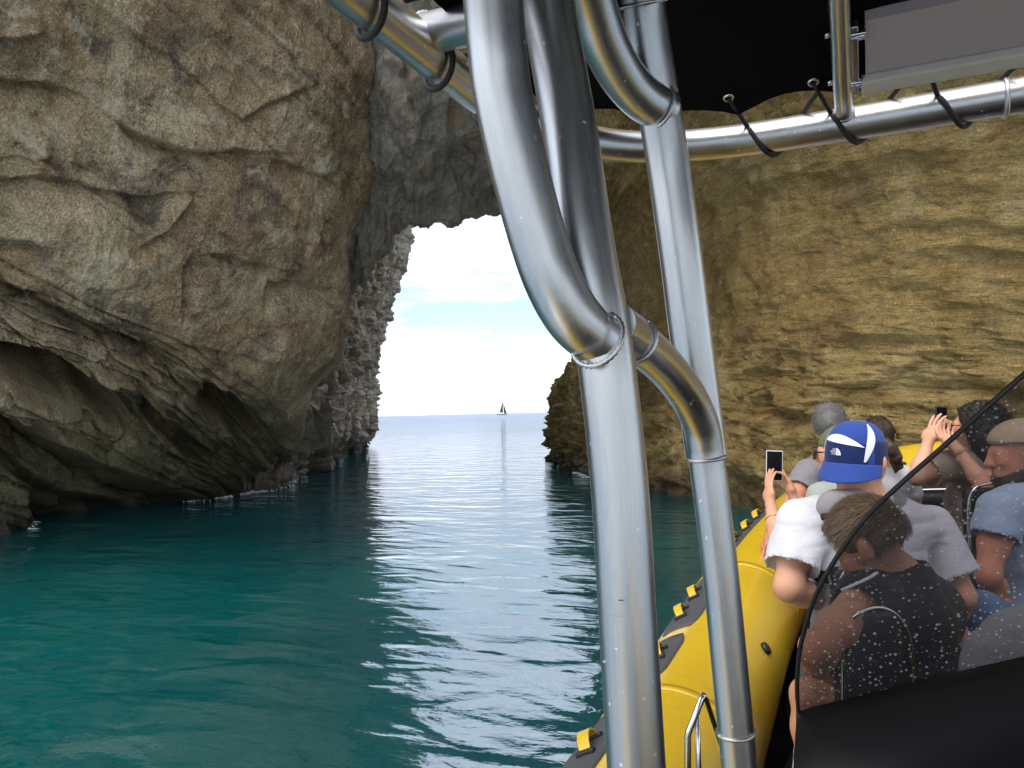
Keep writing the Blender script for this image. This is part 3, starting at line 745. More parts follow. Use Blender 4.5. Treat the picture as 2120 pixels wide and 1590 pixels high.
# canvas, cambered upwards from its laced edge
def canvas_z(x, y, x0=-.47, x1=1.95, y1=1.43):
    e_ = min(x-x0, x1-x, y1-y); return RAILZ+.022+.135*(1-math.exp(-max(0, e_)/.22))
nx, ny = 90, 60; V = []; 
for lay in (0, .003):
    for j in range(ny+1):
        for i in range(nx+1):
            fx, fy = i/nx, j/ny
            x = -.47+2.42*fx; ymax = 1.43
            # rounded corners and scalloped lacing edge
            cx_ = min(x+.47, 1.95-x); 
            if cx_ < .24: ymax -= .24-math.sqrt(max(0, .24**2-(.24-cx_)**2))
            sc2 = .030*abs(math.sin((x+.36)*math.pi/.19))**1.0 if cx_ > .1 else 0
            y = -1.2+(ymax-sc2+1.2)*fy**.8
            V.append((x, y, canvas_z(x, y)+lay+.002*math.sin(x*31+y*9)))
F = []
n1 = (nx+1)*(ny+1)
for j in range(ny):
    for i in range(nx):
        q = (j*(nx+1)+i, j*(nx+1)+i+1, (j+1)*(nx+1)+i+1, (j+1)*(nx+1)+i); F.append(q[::-1]); F.append(tuple(k+n1 for k in q))
for i in range(nx): a = ny*(nx+1)+i; F.append((a, a+1, a+1+n1, a+n1))
for j in range(ny): a = j*(nx+1); b = a+nx; F.append((a, a+nx+1, a+nx+1+n1, a+n1)); F.append((b, b+nx+1, b+nx+1+n1, b+n1))
canvas = part(mesh_obj('canopy', V, F, M_canvas))
def lace(g_, rail_p, rail_t, out):
    """a shock cord from an eyelet, over the rail and round under it, back up to the cloth"""
    g_ = Vector(g_); rp = Vector(rail_p); t = Vector(rail_t).normalized(); o = Vector(out).normalized(); R = .0345; pts_ = [g_]
    for k in range(8):
        a = math.radians(-200+k*36)          # goes under the rail, out and over
        pts_.append(rp + o*(math.cos(a)*-R) + Vector((0, 0, 1))*(math.sin(a)*-R*-1) + t*(.012*k))
    pts_.append(g_+t*.13+Vector((0, 0, .01)))
    return part(MB().tube(spline(pts_, 5), .0043, 8).build('lacing_cord', M_cord), canvas)
def lacing(gpx, gd, epx):
    pass
for gx, rx in ((-.185, -.145), (-.045, -.002), (.125, .165), (.315, .35), (.50, .535), (.69, .725), (.88, .915), (1.07, 1.1)):
    z_ = canvas_z(gx, 1.385)
    gpt = Vector((gx, 1.388, z_-.004)); k = 14; pts_ = [gpt]
    for q in range(k):                        # in front of the lens: down across the near side, under, up the far side
        a = math.radians(150+q*19)            # 180 = near side (towards -y)
        pts_.append(Vector((rx-.02+.006*q, 1.498+math.cos(a)*.0348, RAILZ-math.sin(a-math.pi)*.0348*1.0 if False else RAILZ+math.sin(a)*.0348)))
    pts_.append(Vector((rx+.125, 1.40, canvas_z(rx+.1, 1.39)+.01)))
    part(MB().tube(spline(pts_, 4), .0043, 8).build('lacing_cord', M_cord), canvas)
    ring('eyelet', gpt+Vector((0, 0, .001)), (0, .35, 1), .0075, .0028, M_steel, canvas, 0, n=28)
for gy, ry in ((.80, .755), (.98, .925), (1.13, 1.075), (.62, .57), (.44, .39)):
    xr = -.53 if ry < 1.0 else -.524
    gpt = Vector((-.43, gy, canvas_z(-.43, gy)-.004)); pts_ = [gpt]
    for q in range(14):
        a = math.radians(150+q*19)
        pts_.append(Vector((xr-math.cos(a)*.0352, ry+.005*q, RAILZ+math.sin(a)*.0352)))
    pts_.append(Vector((-.44, ry+.12, canvas_z(-.44, ry)+.012)))
    part(MB().tube(spline(pts_, 4), .0046, 8).build('lacing_cord', M_cord), canvas)

# instrument tray slung under the canopy beside the strut
M_tray = mat('tray_perspex', (.42, .38, .42), .3, spec=.6)
M_lip = noisy('tray_lip', (.50, .50, .47), .5, .12, 25, .1)
e0 = Vector((.035, 1.387, 2.578)); e1 = Vector((.035, 1.262, 2.628)); dirx = Vector((1.15, 0, 0))
tray = MB(); nrm_t = Vector((0, .37, .93)).normalized()
V = [e0, e0+dirx, e1+dirx, e1]; V = V+[v+nrm_t*.03 for v in V]
tray.add(V, [(0, 3, 2, 1), (4, 5, 6, 7), (0, 1, 5, 4), (1, 2, 6, 5), (2, 3, 7, 6), (3, 0, 4, 7)])
tray_o = bpart(tray, 'instrument_tray', M_tray, smooth=False)
b = MB().box(e0+dirx/2+Vector((.003, -.012, -.004)), (1.17, .030, .018), Matrix.Rotation(-.35, 3, 'X'), .004)
part(b.build('tray_lip', M_lip), tray_o)
for k in (0, 1):
    c = e0.lerp(e1, .12+.76*k)+Vector((-.012, 0, -.006)); part(MB().box(c, (.026, .022, .012), None, .003).build('bracket', M_steel), tray_o)
    part(MB().tube([Vector((-.022, c.y, c.z+.01)), Vector((-.014, c.y, c.z+.01))], .006, 12).build('bolt', M_steel), tray_o)
part(MB().box(e0.lerp(e1, .5)+Vector((-.016, 0, -.003)), (.012, .14, .016), Matrix.Rotation(-.38, 3, 'X'), .003).build('bracket', M_alu), tray_o)

# ------------------------------------------------------------------ console and windscreen
def on_screen(px, py):
    """meet the pixel's ray with the raked, wrapped windscreen surface"""
    d = 1.2
    for _ in range(25):
        p = P(px, py, d); x, y, z = p
        ys = 1.47 - .42*(z-1.5) - .22*(x-.62)**2
        d += (ys-y)*.8
    return P(px, py, d)
rim_px = [(1652, 1470), (1650, 1420), (1654, 1360), (1664, 1310), (1690, 1230), (1740, 1142), (1800, 1064), (1870, 997), (1950, 927), (2040, 846), (2120, 775), (2220, 690), (2360, 590)]
bot_px = [(1652, 1474), (1665, 1470), (1690, 1463), (1720, 1456), (1790, 1440), (1860, 1422), (1940, 1402), (2010, 1385), (2070, 1371), (2130, 1357), (2190, 1343), (2270, 1325), (2400, 1297)]
rim3 = spline([on_screen(*q) for q in rim_px], 6); bot3 = spline([on_screen(*q) for q in bot_px], 6)
cx_s = max(rim3[-1].x, bot3[-1].x)+.03; mirr = lambda l: l+[Vector((2*cx_s-p_.x, p_.y, p_.z)) for p_ in reversed(l)]
rim3, bot3 = mirr(rim3), mirr(bot3)

m_scr = bpy.data.materials.new('smoked_perspex'); m_scr.use_nodes = True; g = G(m_scr); g.t.nodes.remove(g.b)
p = g.n('NewGeometry').outputs['Position']
tr = g.n('BsdfTransparent', {0: (.31, .30, .325, 1)}); gl = g.n('BsdfGlossy', {0: (1, 1, 1, 1), 1: .03})
fr = g.n('Fresnel', {0: 1.45}); mx1 = g.n('MixShader', {0: g.math('MULTIPLY', fr.outputs[0], .55), 1: tr.outputs[0], 2: gl.outputs[0]})
vo = g.n('TexVoronoi', {'Vector': p, 'Scale': 140.0, 'Randomness': 1.0}); rnd = g.n('SeparateColor', {0: vo.outputs[1]})
dot = g.ramp(g.math('DIVIDE', vo.outputs[0], g.math('ADD', .12, g.math('MULTIPLY', rnd.outputs[0], .30))), [(.55, 1.0), (1.0, 0.0)])
keep = g.ramp(g.math('ADD', g.math('MULTIPLY', rnd.outputs[1], .5), g.math('ADD', g.math('MULTIPLY', g.noise(p, 5, 3, .6), .9), g.n('MapRange', {0: g.n('SeparateXYZ', {0: p}).outputs[2], 1: 1.5, 2: 2.0, 3: .16, 4: -.12}).outputs[0])), [(.44, 0.0), (.68, 1.0)])
film = g.math('MULTIPLY', g.noise(p, 9, 4, .6), .05)
sp = g.math('ADD', g.math('MULTIPLY', g.math('MULTIPLY', dot, keep), .38), film, True)
df = g.n('BsdfDiffuse', {0: (.75, .75, .78, 1)})
mx2 = g.n('MixShader', {0: sp, 1: mx1.outputs[0], 2: df.outputs[0]}); g.link(mx2.outputs[0], g.t.nodes['Material Output'].inputs[0])
V = []; F = []; K = 14
for a, b in zip(rim3, bot3):
    for k in range(K+1): 
        q = b.lerp(a, k/K); q = Vector((q.x, 1.47-.42*(q.z-1.5)-.22*(q.x-.62)**2, q.z)); V.append(q)
for i in range(len(rim3)-1):
    for k in range(K): F.append((i*(K+1)+k, i*(K+1)+k+1, (i+1)*(K+1)+k+1, (i+1)*(K+1)+k))
screen = part(mesh_obj('windscreen', V, F, m_scr))
low_left = [on_screen(1654, 1640), on_screen(1651, 1560)]
part(MB().tube(low_left+rim3, [.0026]*2+[.0030]*3+[.0036]*(len(rim3)-3), 10, flat=1.0).build('screen_edge', M_blk), screen)
# bright moulded edge at the console's near corner
ed = [on_screen(1655, 1640)+Vector((-.012, -.03, 0)), on_screen(1655, 1570)+Vector((-.008, -.025, 0)), on_screen(1661, 1500)+Vector((-.003, -.02, 0))]
# console: cowl below the screen, dash towards the helm
prof = []
V = []; F = []; K2 = 12
for i, b in enumerate(bot3):
    pr = [(b.y+.02, b.z-.9), (b.y+.03, b.z-.10), (b.y+.012, b.z-.006), (b.y-.010, b.z+.004), (b.y-.05, b.z-.004), (b.y-.16, b.z-.05), (b.y-.30, b.z-.13), (b.y-.36, b.z-.20), (b.y-.37, b.z-.30), (b.y-.34, DZ)]
    pr[0] = (b.y+.02, DZ)
    for (y, z) in pr: V.append((b.x, y, z))
K2 = 10
for i in range(len(bot3)-1):
    for k in range(K2-1): F.append((i*K2+k, i*K2+k+1, (i+1)*K2+k+1, (i+1)*K2+k))
F.append(tuple(range(K2))); F.append(tuple((len(bot3)-1)*K2+k for k in range(K2))[::-1])
bm = bmesh.new(); bvs = [bm.verts.new(v) for v in V]
for f in F: bm.faces.new([bvs[i] for i in f])
bmesh.ops.recalc_face_normals(bm, faces=bm.faces); me = bpy.data.meshes.new('console'); bm.to_mesh(me); bm.free(); me.materials.append(M_gel)
me.polygons.foreach_set('use_smooth', np.ones(len(me.polygons), bool))
console = part(link(bpy.data.objects.new('console', me))); flatten(console, 40)
c0 = on_screen(1654, 1478)
part(MB().tube([c0+Vector((-.006, -.012, -.045)), c0+Vector((-.008, -.03, -.09)), c0+Vector((-.008, -.055, -.17))], [.002, .006, .0065], 10).build('corner_trim', M_steel), console)

# bow locker with its dark cushion and a bright hand rail
lk = MB().box((.74, 5.75, 1.12), (1.15, .75, .62), None, .07); locker = bpart(lk, 'bow_locker', M_gel)
part(MB().box((.74, 5.72, 1.46), (1.1, .68, .08), None, .035).build('locker_cushion', M_vinyl), locker)
part(MB().tube(spline([(.22, 5.32, 1.40), (.24, 5.28, 1.50), (.45, 5.27, 1.53), (.95, 5.27, 1.53), (1.2, 5.28, 1.50), (1.22, 5.32, 1.40)], 6), .012, 12).build('locker_rail', M_steel), locker)
# ------------------------------------------------------------------ grab rail by the tube
gr = [P(1424, 1700, 1.18), P(1424, 1525, 1.18), P(1426, 1515, 1.18), P(1453, 1447, 1.185), P(1456, 1440, 1.19), P(1460, 1447, 1.195), P(1510, 1600, 1.22), P(1540, 1700, 1.23)]
grab = part(MB().tube(gr, .0052, 10).build('grab_rail', M_steel))
part(MB().tube([P(1443, 1480, 1.186), P(1447, 1600, 1.186), P(1450, 1700, 1.186)], .0042, 10).build('grab_rail_stay', M_steel), grab)

# ------------------------------------------------------------------ jockey seats
def hoop(pts_, r, parent, m=None): return part(MB().tube(spline(pts_, 8), r, 12).build('backrest_hoop', m or M_steel), parent)
def seat(x, y, zs, hp, r=.008, w_=.34):
    pod = MB().box((x, y+.08, (DZ+zs-.08)/2), (w_*.8, .62, zs-.08-DZ), None, .05)
    s = bpart(pod, 'seat_pod', M_gel)
    part(MB().box((x, y+.06, zs-.04), (w_, .66, .11), None, .045).build('seat_cushion', M_vinyl), s)
    q0, q1 = Vector(hp[0]), Vector(hp[-1]); lx = (q1-q0); wd = Vector((lx.x, lx.y, 0)).length; lx = Vector((lx.x, lx.y, 0)).normalized(); nb = Vector((0, 0, 1)).cross(lx)
    zt = max(p_.z for p_ in hp)-.02; zb = zs-.05; cb = (q0+q1)/2+nb*.035; cb.z = (zt+zb)/2
    back = MB().box(cb, (wd-.02, .05, max(.1, zt-zb)), Matrix((lx, nb, Vector((0, 0, 1)))).transposed(), .022)
    part(back.build('backrest', M_vinyl), s)
    hoop(hp, r, s); return s
# ------------------------------------------------------------------ organic shapes: a small signed-distance modeller
def V3(p): return np.array(tuple(p), float)
def caps(a, b, ra, rb=None, k=.03, flat=None):
    return ('c', V3(a), V3(b), ra, ra if rb is None else rb, k, flat)
def elli(c, r, M=None, k=.03):
    return ('e', V3(c), np.array(r, float), np.eye(3) if M is None else np.array(M), k)
def sdf_eval(prim, X):
    if prim[0] == 'c':
        _, a, b, ra, rb, k, flat = prim
        q = X
        if flat is not None:                 # (axis, stretch): wider along the axis
            ax, s = V3(flat[0]), flat[1]; m = (a+b)/2
            q = X + ax*(((X-m) @ ax)*(1/s-1))[..., None]
        ba = b-a; t = np.clip(((q-a) @ ba)/(ba @ ba+1e-12), 0, 1)
        return np.linalg.norm(q-a-t[..., None]*ba, axis=-1) - (ra+(rb-ra)*t)
    _, c, r, M, k = prim
    q = ((X-c) @ M)/r; l = np.linalg.norm(q, axis=-1)
    return (l-1)*r.min()*.8+(l-1)*r.mean()*.2
def prim_box(prim):
    if prim[0] == 'c':
        _, a, b, ra, rb, k, flat = prim; s = max(ra, rb)*(flat[1] if flat is not None else 1)
        return np.minimum(a, b)-s, np.maximum(a, b)+s, k
    _, c, r, M, k = prim; m = r.max(); return c-m, c+m, k
def sdf_mesh(prims, h, cuts=(), noise=None, grow=0.0, subs=()):
    lo = np.min([prim_box(p)[0] for p in prims], 0)-.02-grow; hi = np.max([prim_box(p)[1] for p in prims], 0)+.02+grow
    n = np.ceil((hi-lo)/h).astype(int)+1
    ax = [lo[i]+np.arange(n[i])*h for i in range(3)]
    D = np.full(tuple(n), .5, np.float32)
    def sub_eval(p, marg):
        a, b, k = prim_box(p); a = a-marg-k; b = b+marg+k
        i0 = np.clip(np.floor((a-lo)/h).astype(int), 0, n-1); i1 = np.clip(np.ceil((b-lo)/h).astype(int)+1, 1, n)
        sl = tuple(slice(i0[i], i1[i]) for i in range(3))
        X = np.stack(np.meshgrid(*[ax[i][sl[i]] for i in range(3)], indexing='ij'), -1)
        return sl, sdf_eval(p, X)
    for p in prims:
        sl, d = sub_eval(p, .03+grow); k = prim_box(p)[2]; c = D[sl]
        hh = np.maximum(k-np.abs(c-d), 0)/k
        D[sl] = np.minimum(c, d)-hh*hh*k*.25
    D -= grow
    if noise is not None or cuts:
        X = np.stack(np.meshgrid(*ax, indexing='ij'), -1)
        near = np.abs(D) < .05
        if noise is not None: 
            q = X[near]; D[near] += noise(q)
        for p in subs:
            sl, d = sub_eval(p, .03); D[sl] = np.maximum(D[sl], -d)
        for o, nn_ in cuts:
            D = np.maximum(D, ((X-V3(o)) @ V3(Vector(nn_).normalized())))
    return surf_nets(D, lo, h)
def surf_nets(D, lo, h):
    S = D < 0; n = D.shape
    c = [(i, j, k) for i in (0, 1) for j in (0, 1) for k in (0, 1)]
    sl = lambda o: tuple(slice(o[i], n[i]-1+o[i]) for i in range(3))
    cnt = sum(S[sl(o)].astype(np.int8) for o in c)
    act = (cnt > 0) & (cnt < 8); idx = np.full(act.shape, -1, np.int64); cells = np.argwhere(act); idx[act] = np.arange(len(cells))
    acc = np.zeros((len(cells), 3)); w = np.zeros(len(cells))
    ci = cells.T
    vals = {o: D[ci[0]+o[0], ci[1]+o[1], ci[2]+o[2]] for o in c}
    for a in c:
        for d in range(3):
            if a[d] == 0:
                b = list(a); b[d] = 1; b = tuple(b); va, vb = vals[a], vals[b]; m = (va < 0) != (vb < 0)
                t = np.where(m, va/np.where(m, va-vb, 1), 0)
                pt = np.array(a, float)[None, :].repeat(len(cells), 0); pt[:, d] = t
                acc += pt*m[:, None]; w += m
    verts = lo+h*(cells+acc/w[:, None])
    quads = []
    for d in range(3):
        e1, e2 = (d+1) % 3, (d+2) % 3
        s0 = [slice(None)]*3; s1 = [slice(None)]*3
        s0[d] = slice(0, n[d]-1); s1[d] = slice(1, n[d])
        A, B = S[tuple(s0)], S[tuple(s1)]; ch = np.argwhere(A != B)
        ok = (ch[:, e1] > 0) & (ch[:, e2] > 0) & (ch[:, e1] < n[e1]-1) & (ch[:, e2] < n[e2]-1); ch = ch[ok]
        ina = A[ch[:, 0], ch[:, 1], ch[:, 2]]
        q = []
        for o1, o2 in ((0, 0), (-1, 0), (-1, -1), (0, -1)):
            k = ch.copy(); k[:, e1] += o1; k[:, e2] += o2; q.append(idx[k[:, 0], k[:, 1], k[:, 2]])
        q = np.stack(q, -1); q = np.where(ina[:, None], q, q[:, ::-1]); quads.append(q)
    q = np.concatenate(quads); return verts, q[(q >= 0).all(1)]
def merge(ms):
    V = []; F = []; n = 0
    for v, f in ms: V.append(v); F.append(f+n); n += len(v)
    return np.concatenate(V), np.concatenate(F)
def nrmz(v): return Vector(v).normalized()

# ------------------------------------------------------------------ people materials
def skin_mat(name, col):
    m = mat(name, col, .56, spec=.3); g = G(m); p = g.n('NewGeometry').outputs['Position']
    a = g.noise(p, 28, 4, .6); b = g.noise(p, 9, 2, .5)
    c = g.mix(g.math('MULTIPLY', a, .5), col, (min(1, col[0]*1.02), col[1]*.72, col[2]*.65))
    c = g.mix(g.ramp(b, [(.40, 0.0), (.66, .6)]), c, (col[0]*.95, col[1]*.66, col[2]*.58))
    g.link(c, g.b.inputs['Base Color']); g.b.inputs['Subsurface Weight'].default_value = .12; g.b.inputs['Subsurface Radius'].default_value = (.01, .004, .002)
    g.b.inputs['Subsurface Scale'].default_value = .6
    g.link(g.bump(g.noise(p, 260, 3, .6), .12, .001), g.b.inputs['Normal']); return m
def cloth_mat(name, col, weave=420, amt=.12, rough=.9, fold=.5):
    m = mat(name, col, rough, spec=.15); g = G(m); p = g.n('NewGeometry').outputs['Position']
    a = g.noise(p, 6, 4, .6, .8); b = g.noise(p, weave, 2, .5)
    g.link(g.mix(a, tuple(c*(1-amt) for c in col), tuple(min(1, c*(1+amt)) for c in col)), g.b.inputs['Base Color'])
    w_ = g.noise(g.pos((1, 1, 2.2)), 16, 3, .55, 1.3)
    g.link(g.bump(g.math('ADD', g.math('MULTIPLY', b, .05), g.math('MULTIPLY', w_, fold)), .5, .012), g.b.inputs['Normal'])
    g.b.inputs['Sheen Weight'].default_value = .1
    return m
M_skin = skin_mat('skin_fair', (.60, .36, .25)); M_skin_r = skin_mat('skin_flushed', (.54, .27, .18)); M_skin_t = skin_mat('skin_tanned', (.50, .29, .18))
M_tee = cloth_mat('white_cotton', (.56, .56, .60)); M_gtee = cloth_mat('grey_cotton', (.20, .19, .20)); M_ggreen = cloth_mat('grey_green_cotton', (.30, .32, .29))
M_brown = cloth_mat('taupe_cotton', (.30, .235, .18)); M_blue = cloth_mat('pale_blue_cotton', (.33, .42, .56)); M_black = cloth_mat('black_nylon', (.012, .012, .014), rough=.6, fold=.8)
M_jean = cloth_mat('blue_denim', (.12, .20, .34), amt=.4); M_cyan = cloth_mat('cyan_shorts_cloth', (.10, .42, .55)); M_greycol = cloth_mat('grey_fleece', (.25, .235, .25)); M_charc = cloth_mat('charcoal_cloth', (.06, .06, .065))
M_capb = cloth_mat('blue_cap_cloth', (.028, .062, .27), fold=.25); M_capn = cloth_mat('navy_cap_cloth', (.012, .022, .10), fold=.25); M_capw = cloth_mat('white_cap_cloth', (.72, .74, .80), fold=.15)
M_capt = cloth_mat('tan_cap_cloth', (.40, .31, .20), fold=.4); M_olive = cloth_mat('olive_cap_cloth', (.11, .13, .075), fold=.3)
def hair_mat(name, c0, c1):
    m = mat(name, c0, .45, spec=.4); g = G(m); r = g.n('ObjectInfo'); p = g.n('NewGeometry').outputs['Position']
    g.link(g.mix(g.math('MULTIPLY', g.math('ADD', g.noise(p, 130, 2, .6), g.n('NewGeometry').outputs['Random Per Island']), .5), c0, c1), g.b.inputs['Base Color']); return m
M_hboy = hair_mat('light_brown_hair', (.045, .027, .015), (.20, .13, .075)); M_hgrey = hair_mat('grey_hair', (.035, .032, .03), (.21, .20, .195))
M_hbrn = hair_mat('dark_brown_hair', (.022, .012, .008), (.085, .05, .032)); M_hblk = hair_mat('black_hair', (.008, .006, .005), (.035, .026, .022)); M_hbrd = hair_mat('dark_beard', (.02, .016, .013), (.07, .055, .045))
M_gls = mat('dark_lens', (.03, .015, .02), .08, spec=.6); M_eye = mat('eye_white', (.7, .68, .65), .2); M_nail = mat('nail', (.78, .60, .58), .3)
M_scrn = mat('phone_glass', (.004, .004, .006), .25, spec=.15); M_pcase = mat('phone_case', (.62, .66, .64), .35)

class Person:
    """one body mesh (the top-level person) with clothing and hair as children"""
    def __init__(s, label, base, skin, h=.007):
        s.base = V3(base); s.skin = skin; s.h = h; s.body = []; s.extra = []; s.kids = []; s.label = label
    def build_body(s):
        m = [sdf_mesh(s.body, s.h)]+s.extra; v, f = merge(m)
        s.o = mesh_obj('person', v-s.base, f, s.skin); s.o.location = s.base
        tag(s.o, s.label, 'person', 'passengers on the boat'); return s.o
    def kid(s, name, v, f, m, parent=None, smooth=True, mats=None, fmat=None):
        v = np.asarray([tuple(x) for x in v], float) if not isinstance(v, np.ndarray) else v
        return mesh_obj(name, v-s.base, f, m, parent or s.o, smooth, mats, fmat)
def head_axes(hf, hu=(0, 0, 1)):
    f = nrmz(hf); r = f.cross(Vector(hu)).normalized(); u = r.cross(f); return f, r, u     # front, right, up
def head_prims(c, f, r, u, s=1.0):
    """skull, jaw, nose, ears, brow; c is the middle of the head"""
    c = Vector(c); M = np.array([r, f, u]).T
    at = lambda x, y, z: c+r*(x*s)+f*(y*s)+u*(z*s)
    e = lambda x, y, z, rad, k=.02: elli(at(x, y, z), np.array(rad)*s, M, k)
    p = [e(0, -.012, .028, (.076, .096, .088)), e(0, .038, -.045, (.058, .058, .072), .03), e(0, .062, -.085, (.030, .030, .026), .03),
         e(0, .080, .012, (.050, .018, .020), .02), caps(at(0, .094, .012), at(0, .112, -.028), .009*s, .014*s, .014),
         e(-.014, .102, -.030, (.009, .010, .008), .008), e(.014, .102, -.030, (.009, .010, .008), .008),
         e(0, .091, -.056, (.024, .010, .007), .008), e(0, .088, -.068, (.022, .010, .007), .008),
         e(.036, .074, -.02, (.022, .020, .020), .02), e(-.036, .074, -.02, (.022, .020, .020), .02)]
    for q in (-1, 1):
        p += [e(q*.080, -.004, -.008, (.009, .019, .032), .008), e(q*.085, -.012, .004, (.010, .014, .022), .006)]
    return p, at
def eyes(P_, at, r, f, u, s=1.0):
    for q in (-1, 1):
        bm = bmesh.new(); bmesh.ops.create_uvsphere(bm, u_segments=14, v_segments=8, radius=.0125*s)
        c = at(q*.031, .079, .006); v = np.array([tuple(x.co+c) for x in bm.verts]); bm.verts.index_update(); fs = [[x.index for x in k.verts] for k in bm.faces]; bm.free()
        P_.kid('eye', v, fs, M_eye)
def hand(wr, hd, pn, s=1.0, curl=(.5, .5, .55, .6), thumb=(.35, .4), side=1, spread=.10, h=.0036):
    """wrist, finger direction, palm normal (fingers curl towards it); side=+1 puts the thumb on the right of hd seen from the palm's back"""
    wr = Vector(wr); d = nrmz(hd); n = nrmz(Vector(pn)-d*Vector(pn).dot(d)); sd = d.cross(n)*side
    pr = [caps(wr-d*.035*s, wr+d*.02*s, .026*s, .024*s, .02, (sd, 1.15)), caps(wr+d*.02*s, wr+d*.070*s, .017*s, .0155*s, .02, (sd, 2.35)),
          caps(wr+d*.018*s+sd*.02*s, wr+d*.045*s+sd*.034*s, .017*s, .014*s, .02)]
    L_ = ((.042, .027, .021), (.047, .031, .022), (.043, .029, .021), (.034, .022, .019))
    tips = []
    for k in range(4):
        off = (1.5-k); b = wr+d*(.082-.004*abs(k-1.2))*s + sd*(off*.0185*s)
        a = 0; p0 = b-d*.012*s; dirn = (d+sd*off*spread).normalized(); rad = (.0088, .0092, .0088, .0076)[k]*s
        for j in range(3):
            a += curl[k]*(.8, 1.1, .8)[j]; dj = (dirn*math.cos(a)+n*math.sin(a)).normalized()
            p1 = p0+dj*(L_[k][j]+(.012 if j == 0 else 0))*s; pr.append(caps(p0, p1, rad*(1-.09*j), rad*(1-.09*(j+1)), .005)); p0 = p1
        tips.append((p0, dj))
    tb = wr+d*.028*s+sd*.030*s; a = thumb[0]
    t1 = tb+(d*.55+sd*.75+n*a).normalized()*.040*s; t2 = t1+(d*.85+sd*.35+n*thumb[1]).normalized()*.032*s; t3 = t2+(d*.95+sd*.05+n*(thumb[1]+.15)).normalized()*.024*s
    pr += [caps(tb, t1, .0135*s, .0115*s, .012), caps(t1, t2, .0115*s, .010*s, .006), caps(t2, t3, .010*s, .0085*s, .006)]
    return sdf_mesh(pr, h), tips, t3
def arm(sh, el, wr, ru=.047, re=.039, rw=.026, s=1.0):
    sh, el, wr = Vector(sh), Vector(el), Vector(wr); m = el.lerp(wr, .3)
    return [caps(sh, sh.lerp(el, .5), ru*1.08*s, ru*s, .03), caps(sh.lerp(el, .5), el, ru*s, re*s, .03), caps(el, m, re*s, re*1.06*s, .025), caps(m, wr, re*1.04*s, rw*s, .02)]
def torso(neck, shl, shr, chest, pel, dep=.105, wid=1.45, s=1.0, belly=1.0):
    neck, shl, shr, chest, pel = map(Vector, (neck, shl, shr, chest, pel))
    lat = nrmz(shr-shl); sm = (shl+shr)/2; il, ir = shl.lerp(shr, .16), shr.lerp(shl, .16)
    return [caps(il, ir, .072*s, .072*s, .05), caps(sm.lerp(chest, .35), chest, dep*s, dep*1.02*s, .06, (lat, wid)), caps(chest, chest.lerp(pel, .6), dep*s, dep*.95*belly*s, .06, (lat, wid*.95)),
            caps(chest.lerp(pel, .6), pel, dep*.95*belly*s, dep*1.15*s, .06, (lat, wid*1.0)), caps(neck, il, .05*s, .052*s, .05), caps(neck, ir, .05*s, .052*s, .05)]
def neckp(neck, head, f, r=.056, s=1.0):
    return [caps(Vector(neck)-Vector((0, 0, .02)), Vector(head)-f*.022*s-Vector((0, 0, .03)), r*1.1*s, r*s, .03)]
def folds(seed, a=.006, sc=9):
    return lambda q: (a*fbm(q*np.array([sc, sc, sc*.6]), 3, seed)+a*.7*ridged(q*np.array([sc*.6, sc*.6, sc*1.7])+3, 2, seed+5)).astype(np.float32)
def shirt(P_, name, prims, m, grow=.011, cuts=(), seed=3, amp=.006, h=None, subs=()):
    v, f = sdf_mesh(prims, h or P_.h, cuts, folds(seed, amp), grow, subs); return P_.kid(name, v, f, m)
def legs(pel, shl, shr, kl, al, kr, ar, s=1.0):
    lat = nrmz(Vector(shr)-Vector(shl)); pel = Vector(pel); o = []
    for q, kn, an in ((-1, kl, al), (1, kr, ar)):
        hip = pel+lat*(q*.095*s); kn, an = Vector(kn), Vector(an)
        o += [caps(hip, hip.lerp(kn, .5), .086*s, .074*s, .04), caps(hip.lerp(kn, .5), kn, .074*s, .055*s, .03), caps(kn, kn.lerp(an, .35), .052*s, .054*s, .03), caps(kn.lerp(an, .35), an, .054*s, .036*s, .03)]
        t = (Vector((0, .9, 0))+nrmz(kn-hip)*.3).normalized(); t.z = 0
        o += [caps(an-t*.03*s-Vector((0, 0, .045*s)), an+t*.13*s-Vector((0, 0, .062*s)), .038*s, .026*s, .03)]
    return o
